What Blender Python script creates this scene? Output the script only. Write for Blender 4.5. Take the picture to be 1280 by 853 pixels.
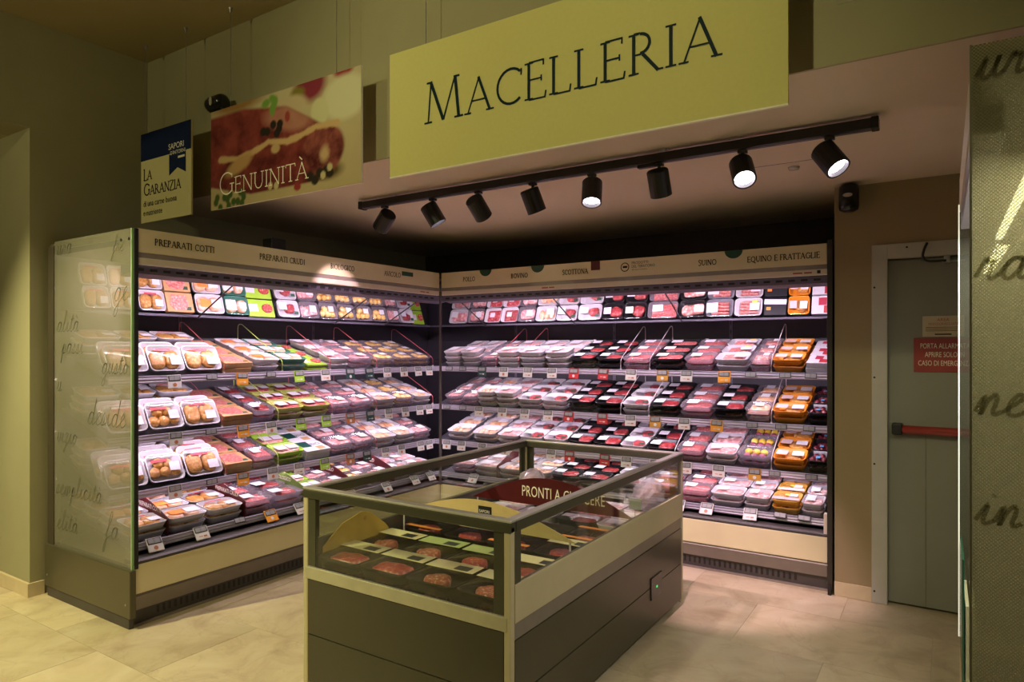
import bpy, bmesh, math, random
from mathutils import Matrix, Vector
rnd = random.Random(7)
SC = bpy.context.scene
C = SC.collection
for o in list(bpy.data.objects): bpy.data.objects.remove(o, do_unlink=True)
PI = math.pi
# ------------------------------------------------------------------ camera
YAW = math.atan(540/838)
cam = bpy.data.cameras.new('camera'); camo = bpy.data.objects.new('camera', cam); C.objects.link(camo)
camo.location = (0, 0, 1.5); camo.rotation_euler = (PI/2, 0, YAW)
cam.sensor_width = 36; cam.lens = 36*838/1280; cam.shift_y = (436-426.5)/1280; cam.clip_start = .05
SC.camera = camo
# ------------------------------------------------------------------ world, exposure, lights
w = bpy.data.worlds.new('world'); SC.world = w; w.use_nodes = True
w.node_tree.nodes['Background'].inputs[0].default_value = (.9, .8, .5, 1)
w.node_tree.nodes['Background'].inputs[1].default_value = .02
SC.view_settings.view_transform = 'Standard'; SC.view_settings.look = 'None'
SC.view_settings.gamma = 1; SC.view_settings.use_curve_mapping = False
SC.view_settings.exposure = 0.3
SC.cycles.transparent_max_bounces = 32
WARM = (1, .92, .48); LED = (1, .79, 1.0); PINK = (1, .66, .80)
def spot(name, loc, target, power, col, angle=80, blend=.5, rad=.05):
    l = bpy.data.lights.new(name, 'SPOT'); l.energy = power; l.color = col; l.spot_size = math.radians(angle)
    l.spot_blend = blend; l.shadow_soft_size = rad
    o = bpy.data.objects.new(name, l); C.objects.link(o); o.location = loc
    o.rotation_euler = (Vector(target)-Vector(loc)).to_track_quat('-Z', 'Y').to_euler(); return o
def area(name, loc, rot, sx, sy, power, col, parent=None, spread=180):
    l = bpy.data.lights.new(name, 'AREA'); l.shape = 'RECTANGLE'; l.size = sx; l.size_y = sy; l.energy = power; l.color = col
    l.spread = math.radians(spread)
    o = bpy.data.objects.new(name, l); C.objects.link(o); o.location = loc; o.rotation_euler = rot; o.parent = parent; return o
# unseen spots behind and beside the camera; all but the first added as fill
spot('unseen_spot', (-4.42, -.1, 3.35), (-3.7, 2.0, .2), 410, WARM, 64, .7, .03)
spot('unseen_spot', (-2.7, -.6, 3.4), (-3.1, 1.9, 0), 120, WARM, 70, .8, .06)
spot('unseen_spot', (-1.4, -.4, 3.4), (-1.6, 2.6, 2.4), 102, WARM, 75, .8, .06)
spot('unseen_spot', (.9, .9, 3.4), (.2, 2.3, .1), 22, WARM, 85, .8, .06)
spot('unseen_spot', (-.6, -2.2, 3.4), (-.8, -.5, 0), 40, WARM, 110, .8, .06)
spot('unseen_spot', (-3.0, -1.2, 3.4), (-3.5, 2.5, 2.95), 60, WARM, 62, .8, .06)  # added to brighten the left bulkhead
spot('unseen_spot', (-2.0, .1, 3.4), (-1.85, 2.45, .5), 85, WARM, 36, .8, .05)  # added to brighten the packs in the island
spot('added_passage_spot', (-5.3, -.3, 2.78), (-5.0, 1.9, 1.6), 24, WARM, 110, .3, .06)  # unseen lamp added to light the jamb evenly
# ------------------------------------------------------------------ materials
MATS = {}
def nt(name):
    m = bpy.data.materials.new(name); m.use_nodes = True; return m, m.node_tree.nodes, m.node_tree.links
def mat(name, col, rough=.5, metal=0, var=.08, scale=12, bump=0, bscale=80, emit=None, coat=0, objvar=0, spec=.5):
    if name in MATS: return MATS[name]
    m, n, l = nt(name); b = n['Principled BSDF']
    b.inputs['Roughness'].default_value = rough; b.inputs['Metallic'].default_value = metal
    b.inputs['Coat Weight'].default_value = coat; b.inputs['Specular IOR Level'].default_value = spec
    tc = n.new('ShaderNodeTexCoord'); tx = n.new('ShaderNodeTexNoise'); tx.inputs['Scale'].default_value = scale
    tx.inputs['Detail'].default_value = 4
    l.new(tc.outputs['Object'], tx.inputs['Vector'])
    r = n.new('ShaderNodeValToRGB')
    r.color_ramp.elements[0].color = (*[max(0, c*(1-var)) for c in col], 1); r.color_ramp.elements[0].position = .3
    r.color_ramp.elements[1].color = (*[min(1, c*(1+var)) for c in col], 1); r.color_ramp.elements[1].position = .7
    l.new(tx.outputs['Fac'], r.inputs['Fac']); out = r.outputs['Color']
    if objvar:
        oi = n.new('ShaderNodeObjectInfo'); h = n.new('ShaderNodeHueSaturation'); mr = n.new('ShaderNodeMapRange')
        mr.inputs[3].default_value = 1-objvar; mr.inputs[4].default_value = 1+objvar
        l.new(oi.outputs['Random'], mr.inputs[0]); l.new(mr.outputs[0], h.inputs['Value']); l.new(out, h.inputs['Color']); out = h.outputs['Color']
    l.new(out, b.inputs['Base Color'])
    if bump:
        t2 = n.new('ShaderNodeTexNoise'); t2.inputs['Scale'].default_value = bscale; l.new(tc.outputs['Object'], t2.inputs['Vector'])
        bp = n.new('ShaderNodeBump'); bp.inputs['Strength'].default_value = bump; bp.inputs['Distance'].default_value = .01
        l.new(t2.outputs['Fac'], bp.inputs['Height']); l.new(bp.outputs[0], b.inputs['Normal'])
    if emit:
        b.inputs['Emission Color'].default_value = (*emit[0], 1); b.inputs['Emission Strength'].default_value = emit[1]
    MATS[name] = m; return m
def meatmat(name, c1, c2, fat, fatamt=.35, scale=35, rough=.35, bump=.25):
    m, n, l = nt(name); b = n['Principled BSDF']; b.inputs['Roughness'].default_value = rough
    b.inputs['Coat Weight'].default_value = .25; b.inputs['Coat Roughness'].default_value = .15
    tc = n.new('ShaderNodeTexCoord'); oi = n.new('ShaderNodeObjectInfo')
    ad = n.new('ShaderNodeVectorMath'); ad.operation = 'ADD'; l.new(tc.outputs['Object'], ad.inputs[0])
    sc = n.new('ShaderNodeMath'); sc.operation = 'MULTIPLY'; sc.inputs[1].default_value = 37; l.new(oi.outputs['Random'], sc.inputs[0]); l.new(sc.outputs[0], ad.inputs[1])
    t = n.new('ShaderNodeTexNoise'); t.inputs['Scale'].default_value = scale; t.inputs['Detail'].default_value = 3; l.new(ad.outputs[0], t.inputs['Vector'])
    r = n.new('ShaderNodeValToRGB'); e = r.color_ramp.elements
    e[0].color = (*c1, 1); e[0].position = .35; e[1].color = (*c2, 1); e[1].position = .55
    x = e.new(.55+.25*(1-fatamt)); x.color = (*fat, 1)
    l.new(t.outputs['Fac'], r.inputs['Fac'])
    h = n.new('ShaderNodeHueSaturation'); mr = n.new('ShaderNodeMapRange'); mr.inputs[3].default_value = .85; mr.inputs[4].default_value = 1.15
    l.new(oi.outputs['Random'], mr.inputs[0]); l.new(mr.outputs[0], h.inputs['Value']); l.new(r.outputs[0], h.inputs['Color']); l.new(h.outputs[0], b.inputs['Base Color'])
    t2 = n.new('ShaderNodeTexNoise'); t2.inputs['Scale'].default_value = scale*5; l.new(ad.outputs[0], t2.inputs['Vector'])
    bp = n.new('ShaderNodeBump'); bp.inputs['Strength'].default_value = bump; bp.inputs['Distance'].default_value = .004
    l.new(t2.outputs['Fac'], bp.inputs['Height']); l.new(bp.outputs[0], b.inputs['Normal'])
    MATS[name] = m; return m
def glass(name, tint=(1, 1, 1), refl=1.0, diff=0, dcol=(.8, .8, .8), rough=.02, dots=None, ior=1.45):
    m, n, l = nt(name); n.remove(n['Principled BSDF']); out = n['Material Output']
    tr = n.new('ShaderNodeBsdfTransparent'); tr.inputs[0].default_value = (*tint, 1)
    gl = n.new('ShaderNodeBsdfGlossy'); gl.inputs['Roughness'].default_value = rough
    fr = n.new('ShaderNodeLayerWeight'); fr.inputs[0].default_value = .5
    pw = n.new('ShaderNodeMath'); pw.operation = 'POWER'; pw.inputs[1].default_value = 5; l.new(fr.outputs['Facing'], pw.inputs[0])
    mu = n.new('ShaderNodeMath'); mu.operation = 'MULTIPLY_ADD'; mu.inputs[1].default_value = .9*refl; mu.inputs[2].default_value = .04*refl; l.new(pw.outputs[0], mu.inputs[0])
    base = tr.outputs[0]
    if diff:
        df = n.new('ShaderNodeBsdfDiffuse'); tl = n.new('ShaderNodeBsdfTranslucent')
        for d_ in (df, tl): d_.inputs[0].default_value = (*dcol, 1)
        mx0 = n.new('ShaderNodeMixShader'); mx0.inputs[0].default_value = .3; l.new(df.outputs[0], mx0.inputs[1]); l.new(tl.outputs[0], mx0.inputs[2])
        mx = n.new('ShaderNodeMixShader'); mx.inputs[0].default_value = diff; l.new(base, mx.inputs[1]); l.new(mx0.outputs[0], mx.inputs[2]); base = mx.outputs[0]
        if dots:
            tc = n.new('ShaderNodeTexCoord'); mp = n.new('ShaderNodeMapping'); mp.inputs['Rotation'].default_value = (0, PI/4, 0); l.new(tc.outputs['Object'], mp.inputs['Vector'])
            vo = n.new('ShaderNodeTexVoronoi'); vo.inputs['Scale'].default_value = dots; vo.inputs['Randomness'].default_value = 0; l.new(mp.outputs[0], vo.inputs['Vector'])
            rp = n.new('ShaderNodeMapRange'); rp.inputs[1].default_value = .35; rp.inputs[2].default_value = .5; rp.inputs[3].default_value = diff*.62; rp.inputs[4].default_value = min(1, diff*1.25)
            l.new(vo.outputs['Distance'], rp.inputs[0]); l.new(rp.outputs[0], mx.inputs[0])
    mg = n.new('ShaderNodeMixShader'); l.new(mu.outputs[0], mg.inputs[0]); l.new(base, mg.inputs[1]); l.new(gl.outputs[0], mg.inputs[2])
    l.new(mg.outputs[0], out.inputs['Surface']); MATS[name] = m; return m
def stickermat(name, base=(.85, .85, .85), ink=(.08, .08, .1), blocks=None):
    m, n, l = nt(name); b = n['Principled BSDF']; b.inputs['Roughness'].default_value = .45
    tc = n.new('ShaderNodeTexCoord'); mp = n.new('ShaderNodeMapping'); mp.inputs['Scale'].default_value = (220, 700, 1)
    l.new(tc.outputs['Object'], mp.inputs['Vector'])
    t = n.new('ShaderNodeTexNoise'); t.inputs['Scale'].default_value = .6; t.inputs['Detail'].default_value = 1; l.new(mp.outputs[0], t.inputs['Vector'])
    r = n.new('ShaderNodeValToRGB'); r.color_ramp.interpolation = 'CONSTANT'
    r.color_ramp.elements[0].color = (*[.25*i+.75*b_ for i, b_ in zip(ink, base)], 1); r.color_ramp.elements[1].color = (*base, 1); r.color_ramp.elements[1].position = .42
    l.new(t.outputs['Fac'], r.inputs['Fac']); l.new(r.outputs[0], b.inputs['Base Color']); MATS[name] = m; return m

mat('wall', (.34, .31, .18), .85, var=.04, scale=3, bump=.05)
mat('wall_brown', (.33, .25, .135), .85, var=.04, scale=3, bump=.05)
mat('ceiling', (.44, .37, .20), .9, var=.03, scale=2)
mat('soffit', (.68, .58, .43), .9, var=.03, scale=2)
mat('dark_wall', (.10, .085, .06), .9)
mat('base_stone', (.62, .50, .32), .6, var=.06)
mat('cream', (.74, .65, .40), .5, var=.03, scale=4)
mat('cream_lip', (.70, .61, .48), .45, var=.03)
mat('grey_rail', (.30, .26, .22), .4, .3)
mat('grey_panel', (.21, .18, .15), .4, .25, var=.05)
mat('kick', (.06, .05, .045), .5)
mat('black', (.012, .011, .012), .45)
mat('black_gloss', (.012, .012, .014), .2)
mat('inner_back', (.030, .026, .034), .55, .2, var=.05)
mat('honeycomb', (.10, .085, .13), .6)
mat('shelf_steel', (.10, .09, .115), .4, .4)
mat('rail_white', (.36, .33, .40), .35, .2, var=.04)
mat('skirt', (.10, .088, .052), .3, .3, var=.05, scale=3)
mat('island_dark', (.062, .056, .034), .32, .25, var=.06, scale=3)
mat('island_metal', (.10, .10, .065), .35, .6, var=.05)
mat('island_top', (.48, .47, .43), .35, .6, var=.05)
mat('island_cream', (.46, .40, .24), .5, var=.03)
mat('deck_steel', (.13, .125, .11), .35, .5)
mat('sign_cream', (.62, .58, .22), .7, var=.02, scale=60, spec=.1)
mat('sign_edge', (.80, .76, .60), .6)
mat('ink_navy', (.008, .022, .032), .6, spec=.1)
mat('ink_brown', (.022, .016, .010), .6, spec=.1)
mat('ink_cream', (.86, .80, .66), .6)
mat('navy', (.006, .014, .055), .6, spec=.1)
mat('sign_pale', (.62, .55, .28), .7, var=.02, spec=.1)
mat('script_ink', (.14, .135, .085), .9, spec=.1)
mat('script_big', (.20, .185, .12), .9, spec=.1)
mat('steel_wire', (.5, .5, .5), .3, .9)
mat('door_paint', (.27, .27, .22), .5, var=.04, scale=3)
mat('door_frame', (.50, .48, .42), .5, var=.04)
mat('red_bar', (.30, .035, .02), .35)
mat('sign_red', (.33, .035, .03), .5)
mat('notice', (.62, .52, .36), .6)
mat('ink_red', (.45, .07, .05), .6)
mat('led_lamp', (1, 1, 1), .4, emit=((1, .88, 1), 14))
mat('led_tube', (1, 1, 1), .4, emit=((1, .86, 1), 5))
mat('fridge_tube', (1, 1, 1), .4, emit=((1, .97, .82), 5))
mat('lens_off', (.5, .47, .4), .2)
mat('white_plastic', (.74, .72, .74), .35, var=.03)
mat('tray_white', (.58, .55, .58), .4, var=.03)
mat('tray_black', (.013, .012, .013), .25)
mat('tray_grey', (.22, .21, .24), .3)
mat('tray_orange', (.78, .28, .02), .4, var=.05)
mat('tray_yellow', (.80, .42, .05), .4, var=.05)
mat('tray_lime', (.33, .56, .04), .4, var=.05)
mat('tray_olive', (.42, .44, .10), .4, var=.05)
mat('tray_teal', (.04, .16, .11), .4)
mat('kraft', (.52, .29, .12), .7, var=.12, scale=30)
mat('kraft_light', (.56, .42, .19), .7, var=.05, scale=30)
mat('tag_white', (.62, .60, .56), .4, var=.02)
mat('tag_orange', (.78, .33, .03), .4, var=.02)
mat('tag_lime', (.33, .58, .05), .4, var=.02)
mat('tag_dark', (.02, .055, .05), .4)
mat('tag_red', (.45, .03, .035), .4)
mat('tag_ochre', (.50, .26, .04), .4)
mat('tag_brown', (.42, .15, .05), .4)
stickermat('tag_screen', (.26, .26, .25), (.02, .02, .02))
mat('card_red', (.075, .004, .006), .45)
mat('card_green', (.13, .20, .035), .45)
mat('wire_red', (.55, .10, .12), .3); mat('wire_green', (.50, .62, .12), .3); mat('wire_white', (.62, .52, .55), .3)
mat('badge_green', (.015, .07, .035), .5); mat('badge_red', (.10, .015, .012), .5)
mat('film_band', (.80, .72, .42), .5, var=.03); mat('film_navy', (.02, .03, .05), .4); mat('film_lime', (.40, .48, .20), .5)
mat('orange_strip', (.85, .30, .06), .45)
mat('box_white', (.66, .64, .66), .45); mat('box_black', (.015, .015, .017), .35); mat('oval_red', (.45, .03, .06), .4)
mat('bio_green', (.01, .06, .045), .4)
mat('sticker_blue', (.10, .35, .60), .4); mat('sticker_yellow', (.85, .68, .10), .4); mat('sticker_orange', (.85, .26, .05), .4); mat('sticker_red', (.55, .05, .07), .4)
stickermat('sticker', (.76, .74, .78)); stickermat('sticker_cream', (.80, .76, .62)); stickermat('sticker_print', (.66, .50, .50), (.5, .0, .03))
meatmat('m_pink', (.60, .20, .20), (.74, .38, .36), (.86, .66, .64), .5)
meatmat('m_red', (.26, .015, .025), (.42, .05, .05), (.66, .30, .28), .1, 45)
meatmat('m_mince', (.40, .05, .06), (.58, .14, .13), (.80, .48, .46), .45, 120, bump=.6)
meatmat('m_pale', (.66, .36, .34), (.78, .54, .52), (.86, .72, .70), .5)
meatmat('m_chicken', (.72, .40, .08), (.84, .55, .18), (.90, .74, .48), .5, 22)
meatmat('m_salmon', (.74, .34, .16), (.82, .50, .32), (.90, .72, .62), .5, 22)
meatmat('m_cook', (.44, .18, .03), (.62, .30, .07), (.74, .46, .16), .4, 60, bump=.6)
meatmat('m_bacon', (.52, .12, .10), (.72, .36, .30), (.88, .70, .60), .7, 30)
meatmat('m_sausage', (.52, .12, .11), (.66, .24, .20), (.78, .48, .44), .3, 60)
meatmat('m_liver', (.10, .008, .016), (.20, .025, .04), (.32, .09, .10), .2, 30, .2)
meatmat('m_burger', (.36, .06, .035), (.56, .15, .085), (.84, .56, .44), .6, 75, .3, .9)
meatmat('m_burger_red', (.38, .03, .03), (.54, .07, .06), (.80, .46, .40), .5, 75, .3, .9)
meatmat('m_yellow', (.72, .45, .03), (.80, .58, .06), (.86, .70, .20), .3, 20)
meatmat('m_purple', (.25, .03, .10), (.40, .08, .16), (.6, .3, .35), .2, 20)
meatmat('m_green', (.14, .30, .03), (.25, .42, .06), (.45, .55, .2), .3, 20)
G_CLEAR = glass('glass_clear', (.91, .94, .90), 1.6)
G_LIP = glass('glass_lip', (.92, .92, .92), .9)
G_FILM = glass('film_clear', (.98, .98, .98), .7, rough=.05)
G_TRAY = glass('tray_clear', (.78, .74, .78), 1.0, diff=.26, dcol=(.70, .62, .67), rough=.1)
G_END = glass('glass_frosted', (.88, .88, .80), 1.3, diff=.40, dcol=(.46, .43, .33), rough=.03)
G_DOTS = glass('glass_dotted', (.80, .80, .62), .7, diff=.60, dcol=(.46, .43, .30), rough=.03, dots=190)
G_EDGE = mat('glass_edge', (.33, .52, .28), .2, var=.1)
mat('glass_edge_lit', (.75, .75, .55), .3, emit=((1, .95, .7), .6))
mat('glass_edge_green', (.02, .11, .06), .2)
def floor_mat():
    m, n, l = nt('marble_tile'); b = n['Principled BSDF']; b.inputs['Roughness'].default_value = .33
    tc = n.new('ShaderNodeTexCoord'); oi = n.new('ShaderNodeObjectInfo')
    mu = n.new('ShaderNodeMath'); mu.operation = 'MULTIPLY'; mu.inputs[1].default_value = 90; l.new(oi.outputs['Random'], mu.inputs[0])
    ad = n.new('ShaderNodeVectorMath'); ad.operation = 'ADD'; l.new(tc.outputs['Object'], ad.inputs[0]); l.new(mu.outputs[0], ad.inputs[1])
    t = n.new('ShaderNodeTexNoise'); t.inputs['Scale'].default_value = 3.5; t.inputs['Detail'].default_value = 9; t.inputs['Roughness'].default_value = .65; t.inputs['Distortion'].default_value = .8
    l.new(ad.outputs[0], t.inputs['Vector'])
    r = n.new('ShaderNodeValToRGB'); e = r.color_ramp.elements
    e[0].position = .28; e[0].color = (.42, .32, .19, 1); e[1].position = .5; e[1].color = (.58, .48, .31, 1)
    x = e.new(.75); x.color = (.66, .57, .40, 1)
    l.new(t.outputs['Fac'], r.inputs['Fac'])
    # fine darker veins
    wv = n.new('ShaderNodeTexNoise'); wv.inputs['Scale'].default_value = 2.2; wv.inputs['Detail'].default_value = 6; wv.inputs['Distortion'].default_value = 1.5; l.new(ad.outputs[0], wv.inputs['Vector'])
    sb = n.new('ShaderNodeMath'); sb.operation = 'SUBTRACT'; sb.inputs[1].default_value = .5; l.new(wv.outputs['Fac'], sb.inputs[0])
    ab = n.new('ShaderNodeMath'); ab.operation = 'ABSOLUTE'; l.new(sb.outputs[0], ab.inputs[0])
    mr = n.new('ShaderNodeMapRange'); mr.inputs[1].default_value = 0; mr.inputs[2].default_value = .012; mr.inputs[3].default_value = .22; mr.inputs[4].default_value = 0; l.new(ab.outputs[0], mr.inputs[0])
    mx = n.new('ShaderNodeMixRGB'); mx.inputs[2].default_value = (.33, .23, .14, 1); l.new(mr.outputs[0], mx.inputs[0]); l.new(r.outputs[0], mx.inputs[1])
    h = n.new('ShaderNodeHueSaturation'); m2 = n.new('ShaderNodeMapRange'); m2.inputs[3].default_value = .90; m2.inputs[4].default_value = 1.08
    l.new(oi.outputs['Random'], m2.inputs[0]); l.new(m2.outputs[0], h.inputs['Value']); l.new(mx.outputs[0], h.inputs['Color']); l.new(h.outputs[0], b.inputs['Base Color'])
    MATS['marble_tile'] = m
floor_mat()
# ------------------------------------------------------------------ mesh helpers
class MB:
    def __init__(s): s.v = []; s.f = []; s.M = None
    def add(s, vs, fs):
        k = len(s.v); s.v += [tuple(p) for p in vs]; s.f += [tuple(i+k for i in f) for f in fs]; return s
    def box(s, x0, x1, y0, y1, z0, z1, b=0):
        if b:
            bm = bmesh.new(); bmesh.ops.create_cube(bm, size=1)
            for v in bm.verts: v.co = Vector((x0+(v.co.x+.5)*(x1-x0), y0+(v.co.y+.5)*(y1-y0), z0+(v.co.z+.5)*(z1-z0)))
            bmesh.ops.bevel(bm, geom=list(bm.edges), offset=b, segments=2, affect='EDGES', profile=.5)
            bm.verts.index_update(); s.add([v.co for v in bm.verts], [[v.index for v in f.verts] for f in bm.faces]); bm.free(); return s
        vs = [(x, y, z) for z in (z0, z1) for y in (y0, y1) for x in (x0, x1)]
        return s.add(vs, [(0, 2, 3, 1), (4, 5, 7, 6), (0, 1, 5, 4), (2, 6, 7, 3), (0, 4, 6, 2), (1, 3, 7, 5)])
    def prism(s, poly, axis, a, b):
        """poly: 2-D points; axis 'x': poly=(y,z); 'y': poly=(x,z); 'z': poly=(x,y)"""
        n = len(poly)
        def P(p, t): return (t, p[0], p[1]) if axis == 'x' else ((p[0], t, p[1]) if axis == 'y' else (p[0], p[1], t))
        vs = [P(p, a) for p in poly]+[P(p, b) for p in poly]
        fs = [tuple(range(n))[::-1], tuple(range(n, 2*n))]+[(i, (i+1) % n, n+(i+1) % n, n+i) for i in range(n)]
        return s.add(vs, fs)
    def tube(s, pts, r, n=6, cap=True):
        pts = [Vector(p) for p in pts]; vs = []; fs = []; up = Vector((.13, .31, .94))
        for i, p in enumerate(pts):
            t = (pts[min(i+1, len(pts)-1)]-pts[max(i-1, 0)]).normalized()
            a = t.cross(up); a = a.normalized() if a.length > 1e-4 else t.orthogonal().normalized(); b = t.cross(a)
            rr = r[i] if isinstance(r, (list, tuple)) else r
            vs += [p+(a*math.cos(2*PI*k/n)+b*math.sin(2*PI*k/n))*rr for k in range(n)]
        for i in range(len(pts)-1):
            fs += [(i*n+k, i*n+(k+1) % n, (i+1)*n+(k+1) % n, (i+1)*n+k) for k in range(n)]
        if cap: fs += [tuple(range(n))[::-1], tuple(range((len(pts)-1)*n, len(pts)*n))]
        return s.add(vs, fs)
    def loops(s, L, cap0=True, cap1=True):
        n = len(L[0]); vs = [p for lp in L for p in lp]; fs = []
        for i in range(len(L)-1): fs += [(i*n+k, i*n+(k+1) % n, (i+1)*n+(k+1) % n, (i+1)*n+k) for k in range(n)]
        if cap0: fs.append(tuple(range(n))[::-1])
        if cap1: fs.append(tuple(range((len(L)-1)*n, len(L)*n)))
        return s.add(vs, fs)
    def mesh(s, name, smooth=False):
        me = bpy.data.meshes.new(name); me.from_pydata(s.v, [], s.f); me.update()
        bm = bmesh.new(); bm.from_mesh(me); bmesh.ops.recalc_face_normals(bm, faces=bm.faces); bm.to_mesh(me); bm.free()
        if smooth: me.polygons.foreach_set('use_smooth', [True]*len(me.polygons))
        return me
    def build(s, name, m, parent=None, smooth=False):
        return ob(name, s.mesh(name, smooth), m, parent)
def ob(name, me, m=None, parent=None):
    if m is not None and not me.materials: me.materials.append(MATS[m] if isinstance(m, str) else m)
    o = bpy.data.objects.new(name, me); C.objects.link(o)
    if parent is not None: o.parent = parent
    return o
def tag(o, label, cat, group=None):
    o['label'] = label; o['category'] = cat
    if group: o['group'] = group
    return o
def thing(name, label, cat, M=None, group=None):
    o = bpy.data.objects.new(name, None); C.objects.link(o); o.empty_display_size = .05
    if M is not None: o.matrix_basis = M
    return tag(o, label, cat, group)
def struct(o): o['kind'] = 'structure'; return o
T = Matrix.Translation
def RX(a): return Matrix.Rotation(a, 4, 'X')
def RZ(a): return Matrix.Rotation(a, 4, 'Z')
def RY(a): return Matrix.Rotation(a, 4, 'Y')
def rr(w, d, r, z, n=3):
    pts = []
    for cx, cy, a0 in ((w/2-r, d/2-r, 0), (-w/2+r, d/2-r, 90), (-w/2+r, -d/2+r, 180), (w/2-r, -d/2+r, 270)):
        for k in range(n+1):
            a = math.radians(a0+90*k/n); pts.append((cx+r*math.cos(a), cy+r*math.sin(a), z))
    return pts
# ------------------------------------------------------------------ lettering (serif capitals, cursive, sans)
def _stem(x): return [('l', x, 0, x, 1, 1), ('s', x, 0, .24), ('s', x, 1, .24)]
GLY = {
 'A': (.86, [('l', .44, 1, .08, 0, 0), ('l', .42, 1, .78, 0, 1), ('l', .2, .35, .66, .35, 0), ('s', .08, 0, .22), ('s', .78, 0, .24)]),
 'B': (.68, _stem(.15)+[('a', .28, .76, .22, .24, -90, 90, 1), ('a', .28, .26, .28, .26, -90, 90, 1), ('l', .15, 1, .28, 1, 0), ('l', .15, .52, .28, .52, 0), ('l', .15, 0, .28, 0, 0)]),
 'C': (.86, [('a', .52, .5, .44, .5, 48, 312, 1), ('l', .82, .74, .82, .92, 0)]),
 'D': (.9, _stem(.15)+[('a', .34, .5, .46, .5, -90, 90, 1), ('l', .15, 1, .34, 1, 0), ('l', .15, 0, .34, 0, 0)]),
 'E': (.66, _stem(.15)+[('l', .15, 1, .56, 1, 0), ('l', .15, .53, .5, .53, 0), ('l', .15, 0, .6, 0, 0), ('l', .56, 1.02, .56, .86, 0), ('l', .6, -.02, .63, .17, 0), ('l', .5, .45, .5, .61, 0)]),
 'F': (.6, _stem(.15)+[('l', .15, 1, .55, 1, 0), ('l', .15, .53, .48, .53, 0), ('l', .55, 1.02, .55, .86, 0)]),
 'G': (.94, [('a', .52, .5, .44, .5, 48, 312, 1), ('l', .82, .74, .82, .92, 0), ('l', .82, .1, .82, .44, 1), ('s', .82, .44, .26)]),
 'I': (.34, _stem(.17)), 'L': (.64, _stem(.15)+[('l', .15, 0, .58, 0, 0), ('l', .58, -.02, .61, .18, 0)]),
 'M': (1.1, [('l', .12, 0, .2, 1, 0), ('l', .19, 1, .54, .02, 1), ('l', .54, .02, .86, 1, 0), ('l', .86, 1, .96, 0, 1), ('s', .12, 0, .22), ('s', .96, 0, .24), ('s', .16, 1, .16), ('s', .9, 1, .16)]),
 'N': (.88, [('l', .14, 0, .14, 1, 0), ('l', .14, 1, .74, 0, 1), ('l', .74, 0, .74, 1, 0), ('s', .14, 0, .24), ('s', .12, 1, .2), ('s', .74, 1, .24)]),
 'O': (1.0, [('a', .5, .5, .44, .5, 0, 360, 1)]),
 'P': (.66, _stem(.15)+[('a', .3, .74, .26, .26, -90, 90, 1), ('l', .15, 1, .3, 1, 0), ('l', .15, .48, .3, .48, 0)]),
 'Q': (1.0, [('a', .5, .5, .44, .5, 0, 360, 1), ('l', .5, .1, .98, -.22, 1)]),
 'R': (.8, _stem(.15)+[('a', .3, .74, .26, .26, -90, 90, 1), ('l', .15, 1, .3, 1, 0), ('l', .15, .48, .32, .48, 0), ('l', .36, .48, .72, 0, 1), ('s', .76, 0, .14)]),
 'S': (.6, [('p', [(.5, .84), (.4, .97), (.24, .99), (.12, .88), (.13, .7), (.3, .54), (.46, .4), (.5, .2), (.38, .03), (.2, .01), (.08, .14)], 1)]),
 'T': (.74, [('l', .37, 0, .37, 1, 1), ('s', .37, 0, .26), ('l', .04, 1, .7, 1, 0), ('l', .05, 1.02, .03, .84, 0), ('l', .69, 1.02, .71, .84, 0)]),
 'U': (.86, [('l', .15, 1, .15, .3, 1), ('a', .43, .3, .28, .3, 180, 360, 1), ('l', .71, .3, .71, 1, 0), ('s', .15, 1, .24), ('s', .71, 1, .24)]),
 'V': (.84, [('l', .08, 1, .42, 0, 1), ('l', .42, 0, .76, 1, 0), ('s', .08, 1, .24), ('s', .76, 1, .22)]),
 'Z': (.72, [('l', .1, 1, .64, 1, 0), ('l', .64, 1, .06, 0, 1), ('l', .06, 0, .66, 0, 0), ('l', .1, 1.02, .09, .85, 0), ('l', .66, -.02, .67, .17, 0)]),
 ' ': (.4, []),
}
GLY['\u00c0'] = (GLY['A'][0], GLY['A'][1]+[('l', .26, 1.32, .46, 1.12, 1)])
def _strip(mb, pts, w, y):
    n = len(pts); vs = []
    for i, p in enumerate(pts):
        a = pts[max(i-1, 0)]; b = pts[min(i+1, n-1)]; dx, dz = b[0]-a[0], b[1]-a[1]; L = math.hypot(dx, dz) or 1
        nx, nz = -dz/L*w/2, dx/L*w/2; vs += [(p[0]+nx, y, p[1]+nz), (p[0]-nx, y, p[1]-nz)]
    mb.add(vs, [(2*i, 2*i+1, 2*i+3, 2*i+2) for i in range(n-1)])
def crm(pts, k=5):
    o = []
    P = [pts[0]]+list(pts)+[pts[-1]]
    for i in range(1, len(P)-2):
        p0, p1, p2, p3 = P[i-1:i+3]
        for j in range(k):
            t = j/k; o.append(tuple(.5*(2*b+(c-a)*t+(2*a-5*b+4*c-d)*t*t+(3*b-a-3*c+d)*t**3) for a, b, c, d in zip(p0, p1, p2, p3)))
    o.append(pts[-1]); return o
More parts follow.
